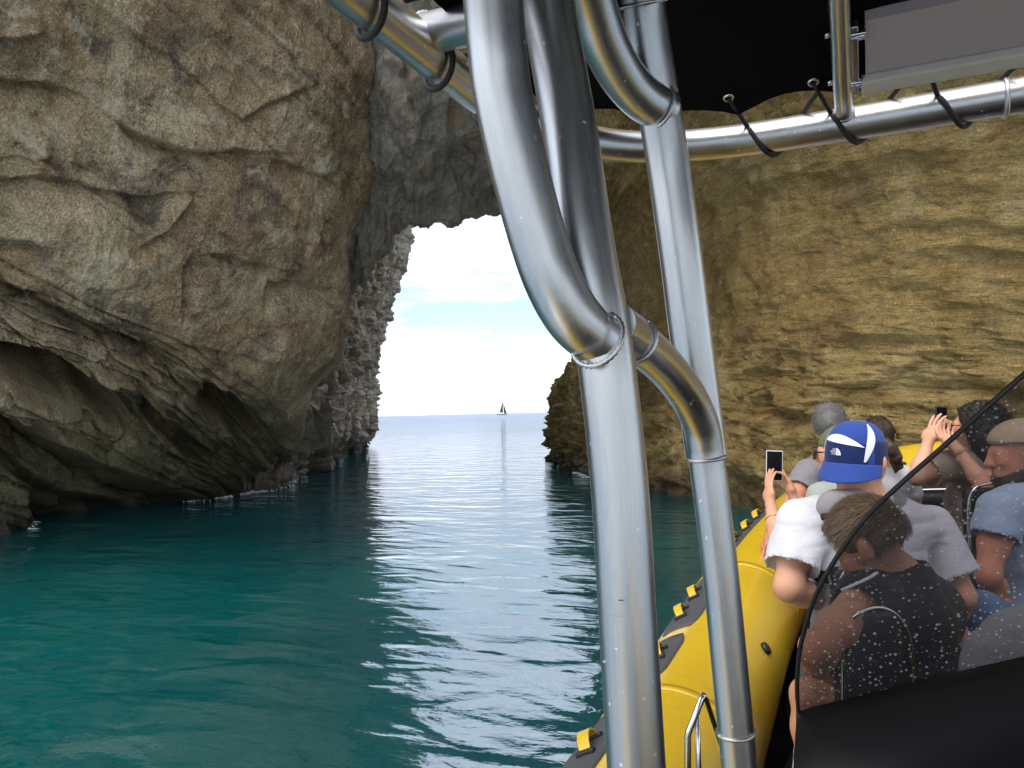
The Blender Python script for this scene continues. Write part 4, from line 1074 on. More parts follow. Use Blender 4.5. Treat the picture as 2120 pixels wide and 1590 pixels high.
def strands(P_, name, m, at, r, f, u, keep, n, length, flow, s=1.0, width=.0028, seg=4, lift=.012, jit=.35, seed=1, curl=0.0, rad=(.080, .100, .092), parent=None, off=(0, -.012, .028)):
    """hair as many thin tapered blades growing from the scalp"""
    rs = np.random.default_rng(seed); V = []; F = []; cnt = 0
    for _ in range(n*4):
        if cnt >= n: break
        a = rs.normal(size=3); a /= np.linalg.norm(a)
        if not keep(a): continue
        p = at(off[0]+a[0]*rad[0], off[1]+a[1]*rad[1], off[2]+a[2]*rad[2]); nn_ = (r*a[0]+f*a[1]+u*a[2]).normalized()
        fl = Vector(flow(a)); d = r*fl.x+f*fl.y+u*fl.z
        j = Vector(rs.normal(size=3)*jit); d = d+j; d = (d-nn_*(d.dot(nn_)*.85)).normalized(); L_ = length(a)*(0.7+.6*rs.random())*s/seg
        side = d.cross(nn_); side = side.normalized() if side.length > 1e-4 else r
        b = len(V); q = p-nn_*.004*s; ph = rs.random()*6.28
        for k in range(seg+1):
            wd = width*s*(1-.8*k/seg)
            V += [tuple(q-side*wd), tuple(q+side*wd)]
            out_ = nn_*(lift*s*(1.0-k/seg)*3/seg)
            cu = (side*math.sin(ph+k*1.9)+nn_*math.cos(ph+k*1.9))*curl*s if curl else Vector((0, 0, 0))
            q = q+d*L_+out_+cu
            d = (d+Vector((0, 0, -.10))+Vector(rs.normal(size=3)*.10)).normalized()
        for k in range(seg): F.append((b+2*k, b+2*k+1, b+2*k+3, b+2*k+2))
        cnt += 1
    return P_.kid(name, np.array(V), np.array(F), m, parent)
def scalp(P_, name, m, c, r, f, u, at, cuts, s=1.0, grow=.006, amp=.004, extra=()):
    M = np.array([r, f, u]).T
    pr = [elli(at(0, -.012, .028), np.array((.079, .099, .091))*s, M, .02)]+list(extra)
    v, fc = sdf_mesh(pr, .006, cuts, folds(77, amp, 30), grow); return P_.kid(name, v, fc, m)
def phone(c, up, normal, label, wide=.0715, high=.147, case=M_pcase):
    """normal points out of the screen"""
    u = nrmz(up); n = nrmz(Vector(normal)-u*Vector(normal).dot(u)); r = u.cross(n); R_ = Matrix((r, u, n)).transposed(); c = Vector(c)
    e = empty('mobile_phone', c); tag(e, label, 'phone')
    a = MB().box((0, 0, 0), (wide+.003, high+.003, .009), None, .0035)
    for q in (a,): 
        o = q.build('phone_case', case, e); o.rotation_euler = R_.to_euler()
    b = MB().box((0, 0, .0044), (wide-.003, high-.003, .0014), None, .0006).build('phone_screen', M_scrn, e); b.rotation_euler = R_.to_euler()
    l = MB().tube([(wide*.28, high*.4, -.0045), (wide*.28, high*.4, -.0065)], .007, 12).build('phone_lens', M_scrn, e); l.rotation_euler = R_.to_euler()
    return e
vw = Vector(fwd); vr = Vector(rgt)
def look(yaw_right, pitch=0):
    """horizontal direction turned right of the lens axis (degrees), pitched up"""
    a = math.radians(yaw_right); h_ = Vector((fwd.x, fwd.y, 0)).normalized(); rr = Vector((rgt.x, rgt.y, 0)).normalized()
    d = h_*math.cos(a)+rr*math.sin(a); return (d*math.cos(math.radians(pitch))+Vector((0, 0, math.sin(math.radians(pitch))))).normalized()

# ------------------------------------------------------------------ 1. man in the blue cap worn backwards
def man_blue_cap():
    hd = P(1775, 956, 2.48); f, r, u = head_axes(look(47, -2), Vector((0, 0, 1))+rgt*.08)
    nk = P(1788, 1046, 2.47); sl, sr = P(1655, 1082, 2.47), P(1926, 1090, 2.58); el, er = P(1632, 1216, 2.36), P(1992, 1235, 2.52); wl, wr = P(1722, 1252, 2.56), P(1945, 1320, 2.72)
    ch, pe = P(1795, 1180, 2.50), P(1802, 1400, 2.50)
    A = Person('man in white t-shirt wearing a blue cap backwards, seen from behind', pe, M_skin)
    hp, at = head_prims(hd, f, r, u, 1.02)
    tp = torso(nk, sl, sr, ch, pe, .112, 1.5); ul, ur = arm(sl, el, wl, .050, .040, .029), arm(sr, er, wr, .050, .040, .029)
    kn = [P(1690, 1395, 2.72), P(1930, 1420, 2.9)]; an = [Vector((kn[0].x-.03, kn[0].y+.05, DZ+.09)), Vector((kn[1].x, kn[1].y+.05, DZ+.09))]
    lg = legs(pe, sl, sr, kn[0], an[0], kn[1], an[1], 1.05)
    A.body = hp+neckp(nk, hd, f, .060)+tp+ul+ur+lg
    for w_, e_, n_ in ((wl, el, (0, 0, -1)), (wr, er, (0, 0, -1))):
        A.extra.append(hand(w_, w_-e_, n_, 1.0, side=1 if w_ is wl else -1)[0])
    A.build_body()
    ax_l, ax_r = nrmz(el-sl), nrmz(er-sr)
    sleeve = [caps(sl, sl.lerp(el, .74), .064, .072, .03), caps(sr, sr.lerp(er, .74), .064, .072, .03)]
    # t-shirt, cut at the cuffs, neck and hem
    subs = [caps(sl.lerp(el, .98), el+(el-sl)*.3, .10, .10, .01), caps(sr.lerp(er, .98), er+(er-sr)*.3, .10, .10, .01), caps(nk+Vector((0, 0, .045)), hd, .078, .09, .01)]
    shirt(A, 't_shirt', [p if p[0] != 'c' else p for p in tp]+sleeve, M_tee, .014, [(pe+Vector((0, 0, .10)), (0, 0, -1))], 5, .0085, .006, subs)
    sh = [p for p in lg if True]
    v, fc = sdf_mesh([caps(pe-nrmz(sr-sl)*.1, kn[0].lerp(pe, .18), .092, .078, .04), caps(pe+nrmz(sr-sl)*.1, kn[1].lerp(pe, .18), .092, .078, .04), caps(pe, pe+Vector((0, 0, .11)), .118, .116, .05, (nrmz(sr-sl), 1.5))], .008, (), folds(9, .006), .006)
    A.kid('shorts', v, fc, M_cyan)
    # life-jacket: grey collar round the neck, black seam, belt
    lat = nrmz(sr-sl); bk = nrmz(Vector((f.x, f.y, 0)))*-1; prs = []; pts_ = []
    for k in range(17):
        a = math.radians(-130+k*260/16); pts_.append(nk+Vector((0, 0, .018))+lat*(math.sin(a)*.118)+bk*(math.cos(a)*.098)+Vector((0, 0, -.030*abs(math.sin(a))**2)))
    prs = [caps(pts_[k], pts_[k+1], .030, .030, .02, ((0, 0, 1), 1.35)) for k in range(16)]
    v, fc = sdf_mesh(prs, .006, (), folds(21, .005, 14)); lj = A.kid('life_jacket_collar', v, fc, M_greycol)
    p2 = [p+(p-(nk+Vector((0, 0, p.z-nk.z)))).normalized()*.026+Vector((0, 0, -.026)) for p in pts_[2:-2]]
    mb = MB().tube(spline(p2, 4), .0085, 8, flat=1.7); A.kid('seam_tape', [Vector(x) for x in mb.v], mb.f, M_black, lj)
    p3 = [p+Vector((0, 0, -.040)) for p in p2]; mb = MB().tube(spline(p3, 4), .011, 8, flat=1.3); A.kid('seam_tape', [Vector(x) for x in mb.v], mb.f, M_charc, lj)
    b = MB().box(p2[6]+bk*.008, (.05, .012, .02), Matrix((lat, bk, Vector((0, 0, 1)))).transposed(), .004); A.kid('buckle', [Vector(x) for x in b.v], b.f, M_blk, lj)
    c0 = P(1797, 1184, 2.50); n = 48; V = []; F = []
    for k in range(n):
        a = 2*math.pi*k/n; d = lat*(math.cos(a)*.186)+bk*(math.sin(a)*.134)
        for o_, z_ in ((0, -.019), (0, .019), (-.03, .019), (-.03, -.019)): V.append(c0+d*(1+o_)+Vector((0, 0, z_)))
    for k in range(n):
        for q in range(4): F.append((k*4+q, k*4+(q+1) % 4, ((k+1) % n)*4+(q+1) % 4, ((k+1) % n)*4+q))
    A.kid('belt', V, F, M_black, None, False)
    # hair below the cap
    scalp(A, 'hair', M_hbrn, hd, r, f, u, at, [(at(0, 0, .03), u), (at(0, 0, -.055), -u), (at(0, .015, 0), f)], 1.02, .002, .002)
    # the cap: crown, brim towards the lens, stripes, emblem
    cf = -f; cs = -r; S = 1.02                                   # cap front (back of the head) and its left
    def cap_pt(ph, th, off=0.0):
        """ph: degrees from the cap's front towards the viewer's right; th: elevation"""
        a, b = math.radians(ph), math.radians(th); ct = math.cos(b)**.72; st = math.sin(b)**.9 if b > 0 else -abs(math.sin(b))
        return at(0, -.012, .012)+cf*((.108+off)*S*math.cos(a)*ct)+r*((.088+off)*S*math.sin(a)*ct)+u*((.118+off)*S*st)
    NP, NT = 144, 44; V = []; F = []; FM = []
    for j in range(NT+1):
        for i in range(NP): V.append(cap_pt(360*i/NP, -8+98*j/NT))
    for j in range(NT):
        for i in range(NP):
            F.append((j*NP+i, j*NP+(i+1) % NP, (j+1)*NP+(i+1) % NP, (j+1)*NP+i)); ph = (360*(i+.5)/NP+180) % 360-180; th = -8+98*(j+.5)/NT
            FM.append(1 if (abs(ph) < 50 and th < 18+8*math.cos(math.radians(ph*1.6))) or (abs(ph) > 62 and th < 26) else 0)
    cap = A.kid('cap', V, F, None, None, True, [M_capb, M_capn], FM)
    sol = cap.modifiers.new('s', 'SOLIDIFY'); sol.thickness = .002
    def strip(name, pts2, m, off=.0022):
        """pts2: list of (ph, th_low, th_high)"""
        V = []; F = []
        for ph0, a, b in pts2:
            for k in range(5): V.append(cap_pt(ph0 if not isinstance(ph0, tuple) else ph0[0]+(ph0[1]-ph0[0])*k/4, a+(b-a)*k/4, off))
        for i in range(len(pts2)-1):
            for k in range(4): F.append((i*5+k, (i+1)*5+k, (i+1)*5+k+1, i*5+k+1))
        return A.kid(name, V, F, m, cap)
    n = 24; pts2 = []
    for k in range(n+1):
        t = k/n; ph = -50+92*t; base = 25-9*t; pts2.append((ph, base, base+.6+17*math.sin(math.pi*min(1, t*1.02))**.8*(1-.35*t)))
    strip('white_stripe', pts2, M_capw)
    pts2 = []
    for k in range(n+1):
        t = k/n; th = -3+66*t; pc = 43+16*t+6*math.sin(t*3); wd = 1.5+16*math.sin(math.pi*min(1, t*.93+.04))**.9
        pts2.append(((pc-wd/2, pc+wd/2), th, th))
    strip('white_stripe', pts2, M_capw, .0024)
    pts2 = []
    for k in range(n+1):
        t = k/n; th = -3+66*t; pc = -(52+10*t); wd = 1.0+7*math.sin(math.pi*t)**.9; pts2.append(((pc-wd/2, pc+wd/2), th, th))
    strip('white_stripe', pts2, M_capw, .0024)
    # brim: a curved visor drooping towards the lens
    V = []; F = []; NB, NL = 40, 10
    for j in range(NL+1):
        t = j/NL
        for i in range(NB+1):
            a = -78+156*i/NB; b0 = cap_pt(a, -7, .001); ex = .066*S*math.cos(math.radians(a*1.02))**.55*t if abs(a*1.02) < 90 else 0
            V.append(b0+cf*ex*.50-u*(ex*.88)-u*(.010*t*(abs(a)/78)**2)+r*(math.sin(math.radians(a))*.008*t))
    for j in range(NL):
        for i in range(NB): F.append((j*(NB+1)+i, j*(NB+1)+i+1, (j+1)*(NB+1)+i+1, (j+1)*(NB+1)+i))
    br = A.kid('brim', V, F, M_capb, cap); sol = br.modifiers.new('s', 'SOLIDIFY'); sol.thickness = .003
    # emblem: lettering with three quarter-arcs beside it
    def map2(x, y): return cap_pt(-12+x*2.0, 7.5+y*2.0, .0035)
    for ln, (txt, yy_) in enumerate((('THE', 2.05), ('NORTH', .65), ('FACE', -.75))):
        cu = bpy.data.curves.new('t', 'FONT'); cu.body = txt; cu.size = 1.9; cu.align_x = 'RIGHT'
        ob = bpy.data.objects.new('t', cu); COL.objects.link(ob); dg = bpy.context.evaluated_depsgraph_get(); me = ob.evaluated_get(dg).to_mesh()
        v = [map2(x.co.x*(1.0 if ln != 1 else .86)+.4, x.co.y+yy_-.9) for x in me.vertices]; fs = [tuple(q.vertices) for q in me.polygons]
        ob.evaluated_get(dg).to_mesh_clear(); bpy.data.objects.remove(ob); bpy.data.curves.remove(cu)
        A.kid('lettering', v, fs, M_capw, cap, False)
    V = []; F = []
    for (r0, r1) in ((.7, 1.75), (2.15, 3.2), (3.6, 4.65)):
        b0 = len(V)
        for k in range(13):
            a = math.radians(90*k/12)
            for rr in (r0, r1): V.append(map2(.9+rr*math.cos(a)*1.15, -1.9+rr*math.sin(a)))
        for k in range(12): F.append((b0+2*k, b0+2*k+1, b0+2*k+3, b0+2*k+2))
    A.kid('emblem', V, F, M_capw, cap, False)
    return A
man_blue_cap()

# ------------------------------------------------------------------ 2. boy looking down
def boy():
    hd = P(1803, 1118, 2.0); f, r, u = head_axes(look(-44, -36), Vector((0, 0, 1))+rgt*-.20)
    nk = P(1862, 1200, 2.02); sl, sr = P(1768, 1262, 1.92), P(1948, 1262, 2.12); el, er = P(1692, 1342, 1.73), P(1985, 1380, 2.06); wl, wr = P(1698, 1386, 1.87), P(1925, 1450, 2.2)
    ch, pe = P(1862, 1330, 2.02), P(1866, 1500, 2.02)
    A = Person('boy with messy brown hair and black life vest looking down behind the windscreen', pe, M_skin_t, .006)
    hp, at = head_prims(hd, f, r, u, .93); tp = torso(nk, sl, sr, ch, pe, .092, 1.4, .92); ul, ur = arm(sl, el, wl, .043, .036, .024), arm(sr, er, wr, .043, .036, .024)
    kn = [P(1672, 1438, 2.02), P(1900, 1520, 2.45)]; an = [P(1680, 1640, 1.95), Vector((kn[1].x, kn[1].y+.05, DZ+.09))]
    A.body = hp+neckp(nk, hd, f, .048)+tp+ul+ur+legs(pe, sl, sr, kn[0], an[0], kn[1], an[1], .74)
    A.extra.append(hand(wl, P(1752, 1402, 1.90)-wl, fwd*.5+Vector((0, 0, -1)), .90, (.28, .3, .36, .42), side=1)[0])
    A.extra.append(hand(wr, wr-er, (0, 0, -1), .88, side=-1)[0])
    A.build_body(); eyes(A, at, r, f, u, .93)
    subs = [caps(sl+nrmz(el-sl)*.030, el, .068, .07, .01), caps(sr+nrmz(er-sr)*.03, er, .068, .07, .01), caps(nk+Vector((0, 0, .05)), hd, .06, .08, .01)]
    vest = shirt(A, 'life_vest', tp, M_black, .024, [(pe+Vector((0, 0, .12)), (0, 0, -1))], 15, .008, .006, subs)
    pp = [P(1742, 1222, 1.87), P(1770, 1210, 1.87), P(1800, 1196, 1.88), P(1815, 1186, 1.90)]
    mb = MB().tube(spline(pp, 5), .006, 8, flat=.6); A.kid('vest_piping', [Vector(x) for x in mb.v], mb.f, M_tee, vest)
    lat = nrmz(sr-sl)
    v, fc = sdf_mesh([caps(pe-lat*.08, kn[0].lerp(pe, .40), .080, .074, .04), caps(pe+lat*.08, kn[1].lerp(pe, .3), .08, .07, .04), caps(pe, pe+Vector((0, 0, .10)), .10, .098, .05, (lat, 1.4))], .008, (), folds(19, .006), .006)
    A.kid('shorts', v, fc, M_charc)
    cuts = [(at(0, 0, -.055), -u), (at(0, .052, 0), f*.8-u*.55)]
    hs = scalp(A, 'hair', M_hboy, hd, r, f, u, at, cuts, .93, .001, .003)
    keep = lambda a: a[2] > -.55 and a[1] < .62+.3*a[2] and not (abs(a[0]) > .8 and a[1] > .1 and a[2] < .05)
    strands(A, 'hair_strands', M_hboy, at, r, f, u, keep, 6500, lambda a: .024+.012*max(0, a[2]), lambda a: (a[0]*.3, .9, -.25+.5*max(0, a[2])) if a[2] > 0 else (0, -.1, -1), .93, .0011, 4, .009, .24, 3)
boy()

# ------------------------------------------------------------------ 3. grey-haired man further forward
def grey_man():
    hd = P(1719, 880, 4.15); f, r, u = head_axes(look(38, 2))
    nk = P(1738, 948, 4.15); sl, sr = P(1672, 978, 4.10), P(1812, 982, 4.3); el, er = P(1632, 1058, 3.95), P(1850, 1080, 4.3); wl, wr = P(1596, 1108, 3.92), P(1830, 1140, 4.4)
    ch, pe = P(1742, 1050, 4.2), P(1745, 1170, 4.2)
    A = Person('grey-haired man in grey t-shirt and sunglasses resting a hand on the yellow tube', pe, M_skin_r, .008)
    hp, at = head_prims(hd, f, r, u, 1.0); tp = torso(nk, sl, sr, ch, pe); ul, ur = arm(sl, el, wl), arm(sr, er, wr)
    kn = [P(1700, 1180, 4.6), P(1800, 1190, 4.6)]
    A.body = hp+neckp(nk, hd, f)+tp+ul+ur+legs(pe, sl, sr, kn[0], Vector((kn[0].x, kn[0].y, DZ+.1)), kn[1], Vector((kn[1].x, kn[1].y, DZ+.1)))
    A.extra.append(hand(wl, P(1572, 1145, 3.92)-wl, Vector((0, 0, -1))-rgt*.2, 1.0, (.35, .45, .55, .7), side=1)[0]); A.build_body()
    subs = [caps(sl.lerp(el, .72), el, .10, .085, .01), caps(sr.lerp(er, .72), er, .1, .085, .01), caps(nk+Vector((0, 0, .045)), hd, .07, .09, .01)]
    shirt(A, 't_shirt', tp+[caps(sl, sl.lerp(el, .7), .062, .070, .03), caps(sr, sr.lerp(er, .7), .062, .07, .03)], M_gtee, .012, [(pe, (0, 0, -1))], 25, .006, .008, subs)
    wb = P(1589, 1116, 3.90); mb = MB(); ax = nrmz(wl-el); a = ax.orthogonal().normalized(); b = ax.cross(a)
    ringp = [wl-ax*.012+a*(math.cos(t)*.030)+b*(math.sin(t)*.030) for t in np.linspace(0, 6.2832, 25)]; mb.tube(ringp, .006, 8, caps=False, flat=1.6); A.kid('wristband', [Vector(x) for x in mb.v], mb.f, M_blk)
    scalp(A, 'hair', M_hgrey, hd, r, f, u, at, [(at(0, 0, -.060), -u), (at(0, .045, 0), f*.8-u*.6)], 1.0, .003, .003)
    strands(A, 'hair_strands', M_hgrey, at, r, f, u, lambda a: a[2] > -.72 and a[1] < .45+.4*a[2], 3000, lambda a: .026, lambda a: (a[0]*.8, .3+.4*a[1], -.9 if a[2] < .5 else .0), 1.0, .0020, 3, .004, .25, 5)
    mb = MB().tube([at(.078, -.005, .010), at(.080, .05, .012), at(.074, .098, .012)], .0035, 8); g_ = A.kid('sunglasses', [Vector(x) for x in mb.v], mb.f, M_blk)
    b_ = MB().box(at(.04, .102, .004), (.06, .006, .042), Matrix((r, f, u)).transposed(), .003); A.kid('lens', [Vector(x) for x in b_.v], b_.f, M_gls, g_)
grey_man()

# ------------------------------------------------------------------ 4. passenger in the olive cap filming with a phone
def olive_cap():
    hd = P(1741, 938, 3.42); f, r, u = head_axes(look(-58, 0))
    nk = P(1772, 1010, 3.45); sl, sr = P(1700, 1030, 3.36), P(1840, 1040, 3.6)
    el, wl = P(1608, 1112, 3.40), P(1594, 1034, 3.50); er, wr = P(1700, 1085, 3.62), P(1640, 1022, 3.60)
    ch, pe = P(1772, 1110, 3.48), P(1775, 1270, 3.48)
    A = Person('passenger in olive cap and sunglasses filming with both hands, beside the blue-capped man', pe, M_skin, .007)
    hp, at = head_prims(hd, f, r, u, .96); tp = torso(nk, sl, sr, ch, pe, .10, 1.4, .95)
    ul = arm(P(1712, 1052, 3.34), el, wl, .040, .033, .022); ur = arm(P(1730, 1050, 3.5), er, wr, .040, .033, .022)
    kn = [P(1720, 1250, 3.9), P(1800, 1260, 3.9)]
    A.body = hp+neckp(nk, hd, f, .05)+tp+ul+ur+legs(pe, sl, sr, kn[0], Vector((kn[0].x, kn[0].y, DZ+.1)), kn[1], Vector((kn[1].x, kn[1].y, DZ+.1)), .92)
    ph = P(1603, 964, 3.62); pn = (CAMPOS-ph).normalized()
    phone(ph, Vector((0, 0, 1))+rgt*.05, pn+rgt*.1, 'pale-rimmed phone held upright in both hands above the yellow tube', .0715, .138)
    h1, tips, th = hand(wl, P(1588, 960, 3.60)-wl, rgt*1.0+fwd*.15, .90, (.10, .12, .16, .22), (.25, .25), side=1); A.extra.append(h1)
    h2, tips2, th2 = hand(wr, P(1622, 962, 3.63)-wr, -rgt*1.0+fwd*.2, .88, (.22, .25, .35, .45), (.5, .5), side=-1); A.extra.append(h2)
    A.build_body(); eyes(A, at, r, f, u, .96)
    subs = [caps(nk+Vector((0, 0, .045)), hd, .065, .09, .01), caps(P(1690, 1068, 3.36), el, .07, .07, .01)]
    shirt(A, 't_shirt', tp+[caps(sl, P(1690, 1062, 3.36), .056, .058, .03)], M_ggreen, .012, [(pe, (0, 0, -1))], 35, .006, .008, subs)
    ringp = []; ax = nrmz(wl-el); a = ax.orthogonal().normalized(); b = ax.cross(a); c = el.lerp(wl, .48)
    mb = MB().tube([c+a*(math.cos(t)*.034)+b*(math.sin(t)*.034)+ax*.006*math.sin(t*2) for t in np.linspace(0, 6.2832, 25)], .0022, 6, caps=False); A.kid('bracelet', [Vector(x) for x in mb.v], mb.f, mat('gold', (.75, .5, .15), .25, 1.0))
    scalp(A, 'hair', M_hbrn, hd, r, f, u, at, [(at(0, 0, .03), u), (at(0, 0, -.075), -u), (at(0, .030, 0), f)], .96, .006, .003)
    strands(A, 'hair_strands', M_hbrn, at, r, f, u, lambda a: -.5 < a[2] < .3 and a[1] < .35, 1200, lambda a: .05, lambda a: (0, -.2, -1), .96, .003, 4, .006, .2, 8)
    M = np.array([r, f, u]).T
    v, fc = sdf_mesh([elli(at(0, -.010, .034), np.array((.090, .108, .098))*.96, M, .02)], .006, [(at(0, 0, .035), -u)], folds(41, .002)); cp = A.kid('cap', v, fc, M_olive)
    v, fc = sdf_mesh([elli(at(0, -.12, .032), np.array((.070, .075, .010))*.96, M, .02)], .005, [(at(0, -.08, 0), f)]); A.kid('brim', v, fc, M_olive, cp)
    for q in (-1, 1):
        mb = MB().tube([at(q*.08, -.005, .006), at(q*.080, .06, .008), at(q*.070, .105, .006)], .0032, 8); g_ = A.kid('sunglasses', [Vector(x) for x in mb.v], mb.f, M_blk)
        b_ = MB().box(at(q*.036, .108, -.004), (.062, .007, .046), Matrix((r, f, u)).transposed(), .003); A.kid('lens', [Vector(x) for x in b_.v], b_.f, M_gls, g_)
olive_cap()

# ------------------------------------------------------------------ 5. woman with brown ponytail
def ponytail_woman():
    hd = P(1818, 905, 4.3); f, r, u = head_axes(look(20, 0))
    nk = P(1826, 965, 4.3); sl, sr = P(1778, 992, 4.28), P(1880, 990, 4.34); el, er = P(1760, 1080, 4.3), P(1900, 1070, 4.35); wl, wr = P(1790, 1120, 4.5), P(1885, 1110, 4.6); ch, pe = P(1828, 1055, 4.32), P(1828, 1160, 4.32)
    A = Person('woman with dark brown ponytail and white top behind the blue-capped man', pe, M_skin, .009)
    hp, at = head_prims(hd, f, r, u, .95); tp = torso(nk, sl, sr, ch, pe, .095, 1.35, .9)
    kn = [P(1800, 1180, 4.7), P(1860, 1180, 4.7)]
    A.body = hp+neckp(nk, hd, f, .046)+tp+arm(sl, el, wl, .038, .032, .022)+arm(sr, er, wr, .038, .032, .022)+legs(pe, sl, sr, kn[0], Vector((kn[0].x, kn[0].y, DZ+.1)), kn[1], Vector((kn[1].x, kn[1].y, DZ+.1)), .9)
    A.extra += [hand(wl, wl-el, (0, 0, -1), .85)[0], hand(wr, wr-er, (0, 0, -1), .85, side=-1)[0]]
    A.build_body()
    shirt(A, 'top', tp+[caps(sr, sr.lerp(er, .35), .05, .052, .03), caps(sl, sl.lerp(el, .35), .05, .052, .03)], M_tee, .010, [(pe, (0, 0, -1))], 45, .005, .009, [caps(nk+Vector((0, 0, .04)), hd, .062, .09, .01)])
    scalp(A, 'hair', M_hbrn, hd, r, f, u, at, [(at(0, 0, -.075), -u), (at(0, .055, 0), f*.9-u*.4)], .95, .008, .003)
    strands(A, 'hair_strands', M_hbrn, at, r, f, u, lambda a: a[2] > -.6 and a[1] < .5+.4*a[2], 2200, lambda a: .05, lambda a: (-a[0]*.5, -.6, -.35), .95, .003, 4, .006, .12, 11)
    pt = [at(.02, -.11, -.02), at(.05, -.125, -.06), at(.075, -.11, -.11), at(.085, -.09, -.16), at(.075, -.085, -.20)]
    v, fc = sdf_mesh([caps(pt[k], pt[k+1], (.028, .034, .032, .024)[k], (.034, .032, .024, .010)[k], .02) for k in range(4)], .006, (), folds(47, .006, 30)); A.kid('ponytail', v, fc, M_hbrn)
    mb = MB().tube(spline([at(-.05, -.06, -.16), nk+Vector((0, 0, .03))-f*.07, sr.lerp(nk, .3)+Vector((0, 0, .055)), sr.lerp(nk, .1)+f*.04+Vector((0, 0, .06)), ch+r*.1+f*.13], 6), .011, 8, flat=.4); A.kid('strap', [Vector(x) for x in mb.v], mb.f, M_black)
ponytail_woman()

# ------------------------------------------------------------------ 6. woman with curly black hair holding up a phone
def curly_woman():
    hd = P(2020, 884, 3.75); f, r, u = head_axes(look(-48, 2))
    nk = P(2030, 952, 3.78); sl, sr = P(1968, 962, 3.70), P(2098, 975, 3.9); el, wl = P(1898, 988, 3.66), P(1923, 912, 3.72); er, wr = P(2090, 1070, 3.7), P(1985, 950, 3.55)
    wr = P(1978, 925, 3.62); er = P(2040, 1010, 3.5)
    ch, pe = P(2025, 1040, 3.82), P(2020, 1170, 3.85)
    A = Person('woman with curly black hair in taupe t-shirt raising a phone beyond the windscreen', pe, M_skin, .008)
    hp, at = head_prims(hd, f, r, u, .97); tp = torso(nk, sl, sr, ch, pe, .105, 1.45, .95)
    kn = [P(1990, 1190, 4.2), P(2060, 1190, 4.2)]
    A.body = hp+neckp(nk, hd, f, .05)+tp+arm(sl, el, wl, .042, .036, .024)+arm(P(2050, 985, 3.72), er, wr, .04, .034, .023)+legs(pe, sl, sr, kn[0], Vector((kn[0].x, kn[0].y, DZ+.1)), kn[1], Vector((kn[1].x, kn[1].y, DZ+.1)), .95)
    ph = P(1948, 866, 3.80); phone(ph, Vector((0, 0, 1))+rgt*.06, (CAMPOS-ph).normalized()+rgt*.75, 'black phone held up by the curly-haired woman left of the windscreen edge', .066, .112, M_blk)
    A.extra.append(hand(wl, P(1943, 862, 3.76)-wl, rgt*.8+fwd*.35, .95, (.12, .15, .2, .3), (.5, .4), side=1)[0])
    A.extra.append(hand(wr, P(1950, 895, 3.72)-wr, fwd*.6+Vector((0, 0, .6)), .9, (.5, .55, .6, .6), (.3, .3), side=-1)[0])
    A.build_body(); eyes(A, at, r, f, u, .97)
    subs = [caps(sl.lerp(el, .93), el+nrmz(el-sl)*.05, .09, .09, .01), caps(nk+Vector((0, 0, .045)), hd, .066, .09, .01)]
    shirt(A, 't_shirt', tp+[caps(sl, sl.lerp(el, .9), .056, .060, .03)], M_brown, .014, [(pe-Vector((0, 0, .05)), (0, 0, -1))], 55, .009, .008, subs)
    lat = nrmz(sr-sl); c0 = ch.lerp(pe, .02)-Vector((0, 0, .02)); bk = Vector((0, 0, 1)).cross(lat); n = 44; V = []; F = []
    for k in range(n):
        a = 2*math.pi*k/n; d = lat*(math.cos(a)*.172)+bk*(math.sin(a)*.128)
        for o_, z_ in ((0, -.022), (0, .022), (-.03, .022), (-.03, -.022)): V.append(c0+d*(1+o_)+Vector((0, 0, z_)))
    for k in range(n):
        for q in range(4): F.append((k*4+q, k*4+(q+1) % 4, ((k+1) % n)*4+(q+1) % 4, ((k+1) % n)*4+q))
    A.kid('belt', V, F, M_black, None, False)
    ex = [elli(at(-.01, -.055, -.04), np.array((.088, .075, .13)), np.array([r, f, u]).T, .05)]
    scalp(A, 'hair', M_hblk, hd, r, f, u, at, [(at(0, .045, 0), f*.9-u*.35)], .97, .012, .010, ex)
    strands(A, 'hair_curls', M_hblk, at, r, f, u, lambda a: a[1] < .35+.5*max(0, a[2]), 2600, lambda a: .075 if a[2] < .3 else .05, lambda a: (a[0]*.5, -.45, -.9 if a[2] < .4 else -.1), .97, .0036, 6, .012, .35, 13, .012, (.094, .112, .115), None, (0, -.03, .0))
    mb = MB().tube([at(-.078, -.005, .006), at(-.08, .06, .008), at(-.072, .1, .006)], .003, 8); g_ = A.kid('glasses', [Vector(x) for x in mb.v], mb.f, M_blk)
    ln = MB().tube([at(-.035+.026*math.cos(t), .106, .002+.021*math.sin(t)) for t in np.linspace(0, 6.2832, 21)], .0026, 6, caps=False); A.kid('glasses_rim', [Vector(x) for x in ln.v], ln.f, M_blk, g_)
curly_woman()

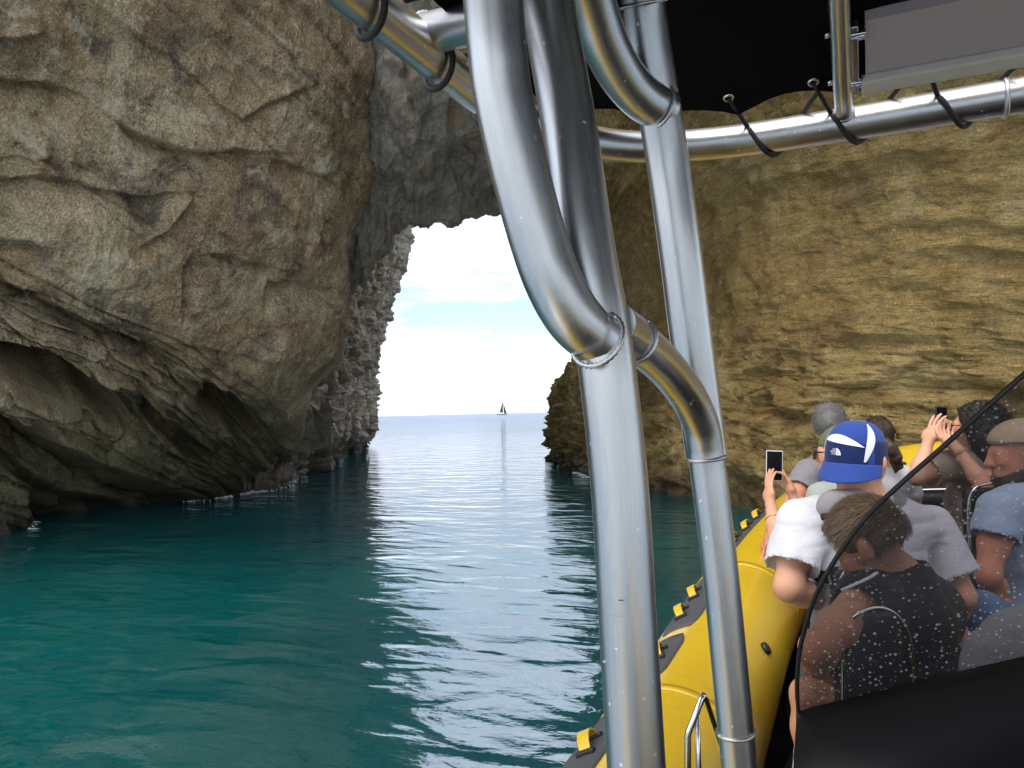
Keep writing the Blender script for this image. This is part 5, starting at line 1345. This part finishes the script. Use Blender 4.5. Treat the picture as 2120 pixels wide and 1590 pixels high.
# ------------------------------------------------------------------ 7. bearded man in the tan cap
def tan_cap():
    hd = P(2112, 938, 2.85); f, r, u = head_axes(look(-78, -6))
    nk = P(2140, 1020, 2.87); sl, sr = P(2070, 1058, 2.72), P(2200, 1050, 3.0); el, er = P(2045, 1190, 2.66), P(2230, 1190, 2.9); wl, wr = P(2085, 1270, 2.8), P(2200, 1250, 3.0)
    ch, pe = P(2130, 1150, 2.86), P(2140, 1320, 2.88)
    A = Person('bearded man in tan cap and pale blue shirt looking left through the windscreen', pe, M_skin_r, .007)
    hp, at = head_prims(hd, f, r, u, 1.02); tp = torso(nk, sl, sr, ch, pe, .112, 1.45)
    rr_ = arm(P(2130, 1030, 3.0), P(2085, 990, 3.2), P(2034, 1010, 3.22), .040, .036, .026)
    kn = [P(2030, 1262, 2.62), P(2170, 1340, 3.2)]
    lg = legs(pe, sl, sr, kn[0], Vector((kn[0].x, kn[0].y+.05, DZ+.1)), kn[1], Vector((kn[1].x, kn[1].y, DZ+.1)))
    A.body = hp+neckp(nk, hd, f, .060)+tp+arm(sl, el, wl)+rr_+lg
    A.extra += [hand(wl, wl-el, (0, 0, -1), 1.0)[0], hand(P(2034, 1010, 3.22), P(2018, 1020, 3.22)-P(2034, 1010, 3.22), (0, 0, -1), .95, (.8, .8, .8, .8))[0]]
    A.build_body(); eyes(A, at, r, f, u, 1.02)
    subs = [caps(sl.lerp(el, .70), el, .10, .085, .01), caps(nk+Vector((0, 0, .045)), hd, .072, .09, .01)]
    shirt(A, 'shirt', tp+[caps(sl, sl.lerp(el, .66), .066, .074, .03)], M_blue, .013, [(pe+Vector((0, 0, .02)), (0, 0, -1))], 65, .008, .007, subs)
    v, fc = sdf_mesh(lg, .009, (), folds(66, .007), .012); A.kid('jeans', v, fc, M_jean)
    M = np.array([r, f, u]).T
    v, fc = sdf_mesh([elli(at(0, .040, -.068), np.array((.066, .064, .060))*1.02, M, .02), elli(at(0, .086, -.058), np.array((.034, .016, .018)), M, .02)], .005, [(at(0, .0, -.040), u*.9+f*.35), (at(0, -.005, 0), -f)], folds(71, .004, 60), 0, [elli(at(0, .098, -.058), np.array((.022, .012, .008)), M, .01)]); A.kid('beard', v, fc, M_hbrd)
    strands(A, 'beard_strands', M_hbrd, at, r, f, u, lambda a: a[2] < -.1 and a[1] > -.1, 900, lambda a: .016, lambda a: (a[0]*.3, .3, -.8), 1.02, .0016, 2, .004, .3, 17, 0, (.066, .066, .064), None, (0, .040, -.066))
    v, fc = sdf_mesh([elli(at(0, -.012, .040), np.array((.092, .114, .088))*1.02, M, .02)], .006, [(at(0, 0, .040), -u*1.0+f*.12)], folds(73, .004)); cp = A.kid('cap', v, fc, M_capt)
    v, fc = sdf_mesh([elli(at(0, -.012, .048), np.array((.094, .117, .016))*1.02, M, .01)], .005, (), folds(74, .002)); A.kid('cap_band', v, fc, M_capt, cp)
    lat = nrmz(sr-sl); bk = -nrmz(Vector((f.x, f.y, 0))); pts_ = []
    for k in range(13):
        a = math.radians(-120+k*20); pts_.append(nk+Vector((0, 0, .012))+lat*(math.sin(a)*.115)+Vector((0, 0, 1)).cross(lat)*(math.cos(a)*.095)-Vector((0, 0, .03*abs(math.sin(a)))))
    v, fc = sdf_mesh([caps(pts_[k], pts_[k+1], .028, .028, .02) for k in range(12)], .007, (), folds(75, .005, 14)); A.kid('life_jacket_collar', v, fc, M_charc)
tan_cap()

# ------------------------------------------------------------------ seats under them
def seat_for(px, py, d, zs, hp, r=.008):
    q = P(px, py, d); return seat(q.x, q.y, zs, hp, r)
seat_for(1866, 1500, 2.02, 1.15, [P(1746, 1470, 1.80), P(1745, 1390, 1.80), P(1746, 1320, 1.80), P(1768, 1278, 1.80), P(1812, 1258, 1.81), P(1852, 1270, 1.82), P(1880, 1312, 1.83), P(1891, 1380, 1.84), P(1893, 1470, 1.84)], .0042)
seat_for(1802, 1400, 2.50, 1.13, [P(1738, 1420, 2.24), P(1736, 1240, 2.24), P(1745, 1190, 2.24), P(1775, 1165, 2.25), P(1835, 1165, 2.26), P(1865, 1200, 2.27), P(1872, 1420, 2.27)], .005)
seat_for(2140, 1320, 2.88, 1.12, [P(2008, 1150, 3.1), P(2005, 1060, 3.1), P(2012, 1020, 3.1), P(2035, 1004, 3.1), P(2080, 1000, 3.12), P(2100, 1030, 3.12), P(2105, 1150, 3.12)], .0065)
seat_for(1775, 1270, 3.48, 1.05, [P(1740, 1330, 3.3), P(1738, 1200, 3.3), P(1775, 1180, 3.3), P(1815, 1200, 3.3), P(1818, 1330, 3.3)])
seat_for(1745, 1185, 4.2, 1.05, [P(1700, 1230, 4.0), P(1700, 1130, 4.0), P(1740, 1115, 4.0), P(1785, 1130, 4.0), P(1787, 1230, 4.0)])
s8 = seat(P(2110, 1500, 1.78).x, P(2110, 1500, 1.78).y, 1.0, [P(2010, 1520, 1.7), P(2010, 1400, 1.7), P(2090, 1330, 1.72), P(2170, 1400, 1.72), P(2170, 1520, 1.72)])
M = np.array([Vector((rgt.x, rgt.y, 0)), Vector((fwd.x, fwd.y, 0)), (0, 0, 1)]).T
v, fc = sdf_mesh([elli(P(2098, 1400, 1.72), (.118, .085, .135), M, .03), elli(P(2160, 1360, 1.74), (.10, .085, .12), M, .05)], .006, (), folds(81, .006, 14)); part(mesh_obj('seat_cover', v, fc, M_grey), s8)
# ------------------------------------------------------------------ yacht on the horizon
def yacht():
    D = 900.0; c = P(1040, 856, D); c.z = 0; S = D/FPX; e = empty('sailing_yacht', c); tag(e, 'small sailing yacht with dark sails on the horizon', 'yacht')
    rh = Vector((rgt0.x, rgt0.y, 0)); fh = Vector((fwd.x, fwd.y, 0)).normalized(); u = Vector((0, 0, 1))
    def lp(x, y, z): return rh*(x*S)+fh*(y*S)+u*(z*S)
    V = []; F = []
    for x, w_, zt in ((-12, 1.4, 3.4), (-8, 2.4, 3.0), (0, 2.6, 2.8), (6, 1.8, 3.0), (11, .15, 3.6)):
        V += [lp(x, -w_, zt), lp(x, w_, zt), lp(x*.95, w_*.4, -.5), lp(x*.95, -w_*.4, -.5)]
    for i in range(4):
        for k in range(4): F.append((i*4+k, i*4+(k+1) % 4, i*4+4+(k+1) % 4, i*4+4+k))
    F += [(3, 2, 1, 0), (16, 17, 18, 19)]
    mesh_obj('yacht_hull', V, F, mat('yacht_hull_paint', (.32, .34, .36), .4), e, False)
    b = MB(); b.add([lp(x, y, z) for x, y, z in ((-6, -1.3, 2.9), (3, -1.3, 2.9), (3, 1.3, 2.9), (-6, 1.3, 2.9), (-5.5, -1.1, 4.6), (2, -1.1, 4.4), (2, 1.1, 4.4), (-5.5, 1.1, 4.6))], [(0, 1, 5, 4), (1, 2, 6, 5), (2, 3, 7, 6), (3, 0, 4, 7), (4, 5, 6, 7)])
    b.build('cabin', mat('cabin_white', (.75, .77, .8), .4), e, False)
    MB().tube([lp(1.5, 0, 2.5), lp(1.5, 0, 31)], .13*S*2, 8).build('mast', mat('mast_grey', (.3, .3, .32), .4), e)
    ms = mat('dark_sail', (.025, .027, .045), .8)
    def sail(pts_, name):
        n = 10; V = []; F = []
        for i in range(n+1):
            t = i/n; a = Vector(pts_[0]).lerp(Vector(pts_[2]), t); b_ = Vector(pts_[1]).lerp(Vector(pts_[2]), t)
            for k in range(5):
                q = a.lerp(b_, k/4); q.y += 1.2*math.sin(math.pi*k/4)*(1-t); V.append(lp(*q))
        for i in range(n):
            for k in range(4): F.append((i*5+k, i*5+k+1, i*5+6+k, i*5+5+k))
        o = mesh_obj(name, V, F, ms, e); o.modifiers.new('s', 'SOLIDIFY').thickness = .05
    sail([(-5.5, 0, 5), (1.0, 0, 5.2), (1.3, 0, 28)], 'main_sail'); sail([(3.4, 0, 3.6), (8.8, 0, 3.6), (2.6, 0, 25)], 'fore_sail')
yacht()
